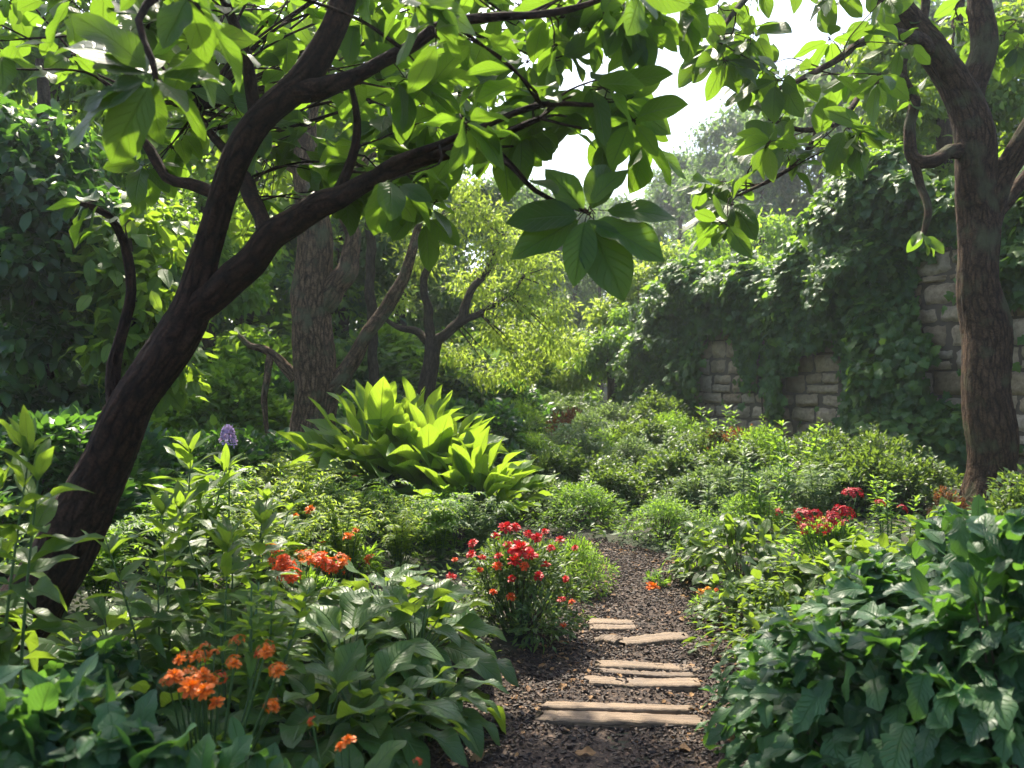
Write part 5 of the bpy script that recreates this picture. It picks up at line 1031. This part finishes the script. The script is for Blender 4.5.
flowering('orange_flower_plant', 'low marigold orange flower cluster in the left foreground', 205, 3.0, bushy(445, 900, .2, .25, .09, 'lance', 'mid', 12), [(FL, 'orange', [(175, 676, 2.7, .85), (190, 687, 2.65, .95), (203, 676, 2.7, .85), (206, 691, 2.6, .95), (217, 703, 2.6, .7), (180, 660, 2.75, .6), (196, 658, 2.8, .6), (266, 652, 2.85, .7), (279, 671, 2.8, .7), (235, 664, 2.75, .6), (274, 706, 2.7, .6), (212, 682, 2.7, .6)]), (CL, 'orange', [(168, 682, 2.7, .4), (189, 676, 2.75, .5), (200, 657, 3.05, .5), (185, 657, 3.1, .4), (214, 655, 3.1, .45), (234, 662, 3.0, .45), (266, 650, 3.1, .55), (278, 671, 3.0, .55), (272, 706, 2.9, .45), (277, 674, 3.05, .4), (238, 642, 3.15, .5), (205, 648, 3.2, .4)]), (CL, 'redorange', [(196, 695, 2.83, .45), (220, 678, 3.0, .4), (260, 655, 3.15, .4)])], 446, (.9, .9, .9))
flowering('orange_flower_plant', 'single ragged orange bloom at the bottom of the left bed', 350, 2.7, bushy(447, 150, .1, .14, .08, 'lance', 'mid', 6), [(FL, 'orange', [(349, 741, 2.5, .65), (341, 746, 2.52, .5)]), (CL, 'redorange', [(312, 722, 2.7, .3), (418, 762, 2.65, .25)])], 448, .8)
plant('yellow_tipped_plant', stalks(449, 6, .55, .13, .16, 'lance', 'bright', .05, 4, .3, 40, 10), at(240, 3.25, .18), 'yellow green leafy stems rising over the low orange flower cluster', 'plant', None, 0, 1.05)
# crimson flowers, right bed
flowering('crimson_flower_plant', 'crimson flower heads in front of the pale shrubs, right bed', 830, 6.6, ofol, [(CL, 'crimson', [(852, 495, 6.1, 1.1), (844, 514, 6.05, 1.2), (835, 520, 6.0, .9), (806, 516, 6.05, 1.0), (797, 521, 6.1, .8), (806, 529, 6.0, .9), (822, 531, 6.0, 1.0), (815, 515, 6.1, .8), (838, 511, 6.1, .8), (828, 524, 6.0, .8), (800, 513, 6.1, .7), (824, 521, 6.5, .6), (845, 523, 6.5, .6), (902, 509, 6.4, .7), (779, 512, 6.7, .6), (880, 504, 6.6, .7), (832, 515, 6.5, .8), (858, 492, 6.6, .6), (812, 522, 6.45, .6)])], 450, (1.5, .9, 1.1))
flowering('orange_flower_plant', 'lone orange bloom at the right path edge near the bend', 655, 6.7, bushy(451, 120, .08, .12, .05, 'fine', 'thin', 5), [(FL, 'orange', [(652, 588, 6.6, 1.7)])], 452, 1)
flowering('yellow_flower_plant', 'small golden blooms low in front of the rounded leafy mound', 708, 6.0, bushy(453, 160, .12, .12, .05, 'fine', 'thin', 5), [(FL, 'yellow', [(701, 592, 5.95, .9), (708, 589, 5.95, .7)]), (FL, 'orange', [(716, 590, 5.9, .5)])], 454, 1)
flowering('pink_flower_plant', 'dim crimson blooms below the giant leaves, left bed', 425, 7.4, FE[0], [(CL, 'crimson', [(422, 522, 7.2, .75), (430, 526, 7.2, .5), (355, 478, 7.6, .5)]), (CL, 'mauve', [(373, 503, 7.3, .5), (366, 508, 7.3, .4)])], 455, .8)
def spike(label, px, py0, py1, d, mat, seed, name='flower_spike'):
    rng = np.random.default_rng(seed); b = at(px, d); top = P(px, py0, d); low = P(px, py1, d); o = empty(name, b, label, 'flowers'); st = MB(); mb = MB(); lf = MB()
    tube(st, [[0, 0, -.05, .007], [.01, 0, (low - b)[2], .005], [*(top - b), .002]], 6); n = 60; t = rng.random(n); p = (low - b) * (1 - t)[:, None] + (top - b) * t[:, None]; dd = rdir(rng, n, 0, .8); r = .05 * (1.1 - .7 * t)
    for k in range(n):
        az = np.arange(4) * PI / 2; s = nrm(np.cross(dd[k], UP)); u = np.cross(dd[k], s); put(mb, T['petal'], np.repeat((p[k] + dd[k] * r[k])[None], 4, 0), s[None] * np.cos(az)[:, None] + u[None] * np.sin(az)[:, None] + dd[k] * .5, dd[k] + np.zeros((4, 3)), .028, rng)
    m_ = 26; zz = rng.uniform(.1, .85, m_) * (low - b)[2]; put(lf, T['lance'], np.stack([zz * 0, zz * 0, zz], -1), rdir(rng, m_, 0, .9), UP, .16 * rng.uniform(.6, 1.1, m_), rng)
    st.obj('stem', M['stem'], o); mb.obj('flower', M[mat], o); lf.obj('foliage', M['lance'], o)
spike('mauve flower spike right of the leaning trunk', 228, 428, 446, 5.6, 'mauve', 460)
tall = stalks(461, 1, 1.25, .16, .01, 'thin', 'pale', .035, 4, .05, 40, 15)
plant('tall_plumed_plant', tall, at(742, 8.4), 'tall pale plumed stem standing before the bare wall panel', 'plant', None, 0, 1.0)
PE = [stalks(465, 6, .75, .13, .2, 'lance', 'fine', .05, 3, .3, 50, 10), stalks(466, 7, .6, .10, .22, 'thin', 'pale', .035, 4, .3, 50, 10), ferny(467, 22, .65, .4, .06, 'pale')]
for i, (px, d, s_, k, lab) in enumerate([(700, 8.9, 1.0, 1, 'loose pale perennial at the left of the tall plumed stem'), (770, 8.2, 1.1, 0, 'leafy upright perennial right of the tall plumed stem'), (815, 8.0, 1.0, 2, 'feathery perennial just behind the crimson flowers'), (800, 9.6, 1.3, 0, 'upright perennial under the right part of the bare wall panel'), (590, 11.6, 1.2, 2, 'feathery perennial in the left of the shrub bank'), (655, 11.9, 1.2, 1, 'loose pale perennial in the middle of the shrub bank'), (720, 11.9, 1.3, 0, 'upright perennial at the foot of the ivy beside the bare panel'), (890, 7.4, .9, 0, 'upright perennial between crimson flowers and brown trunk'), (480, 7.0, .8, 2, 'feathery perennial filling under the giant leaves by the red flowers'), (445, 7.6, .9, 0, 'upright perennial under the middle giant leaved plant'), (500, 7.6, .8, 0, 'upright perennial under the right giant leaved plant')]):
    plant('perennial_plant', PE[k], at(px, d), lab, 'plant', 'upright perennials among the shrubs', i * 1.3, s_)
plant('russet_plant', bushy(462, 1500, .5, .4, .07, 'russet', 'thin', 16), at(728, 11.6), 'russet leaved plant at the wall foot behind the tall plumed stem', 'plant', None, 0, (1, .7, 1.3))
plant('russet_plant', bushy(463, 1200, .4, .4, .07, 'russet', 'thin', 14), at(948, 8.0), 'russet leaved plant against the base of the brown trunk', 'plant', None, 0, (.5, .5, .7))
plant('russet_plant', bushy(464, 1500, .5, .4, .08, 'russet', 'thin', 16), at(572, 14.5), 'far pinkish russet plant left of the distant shrubs', 'plant', None, 0, (1, .8, 1.5))
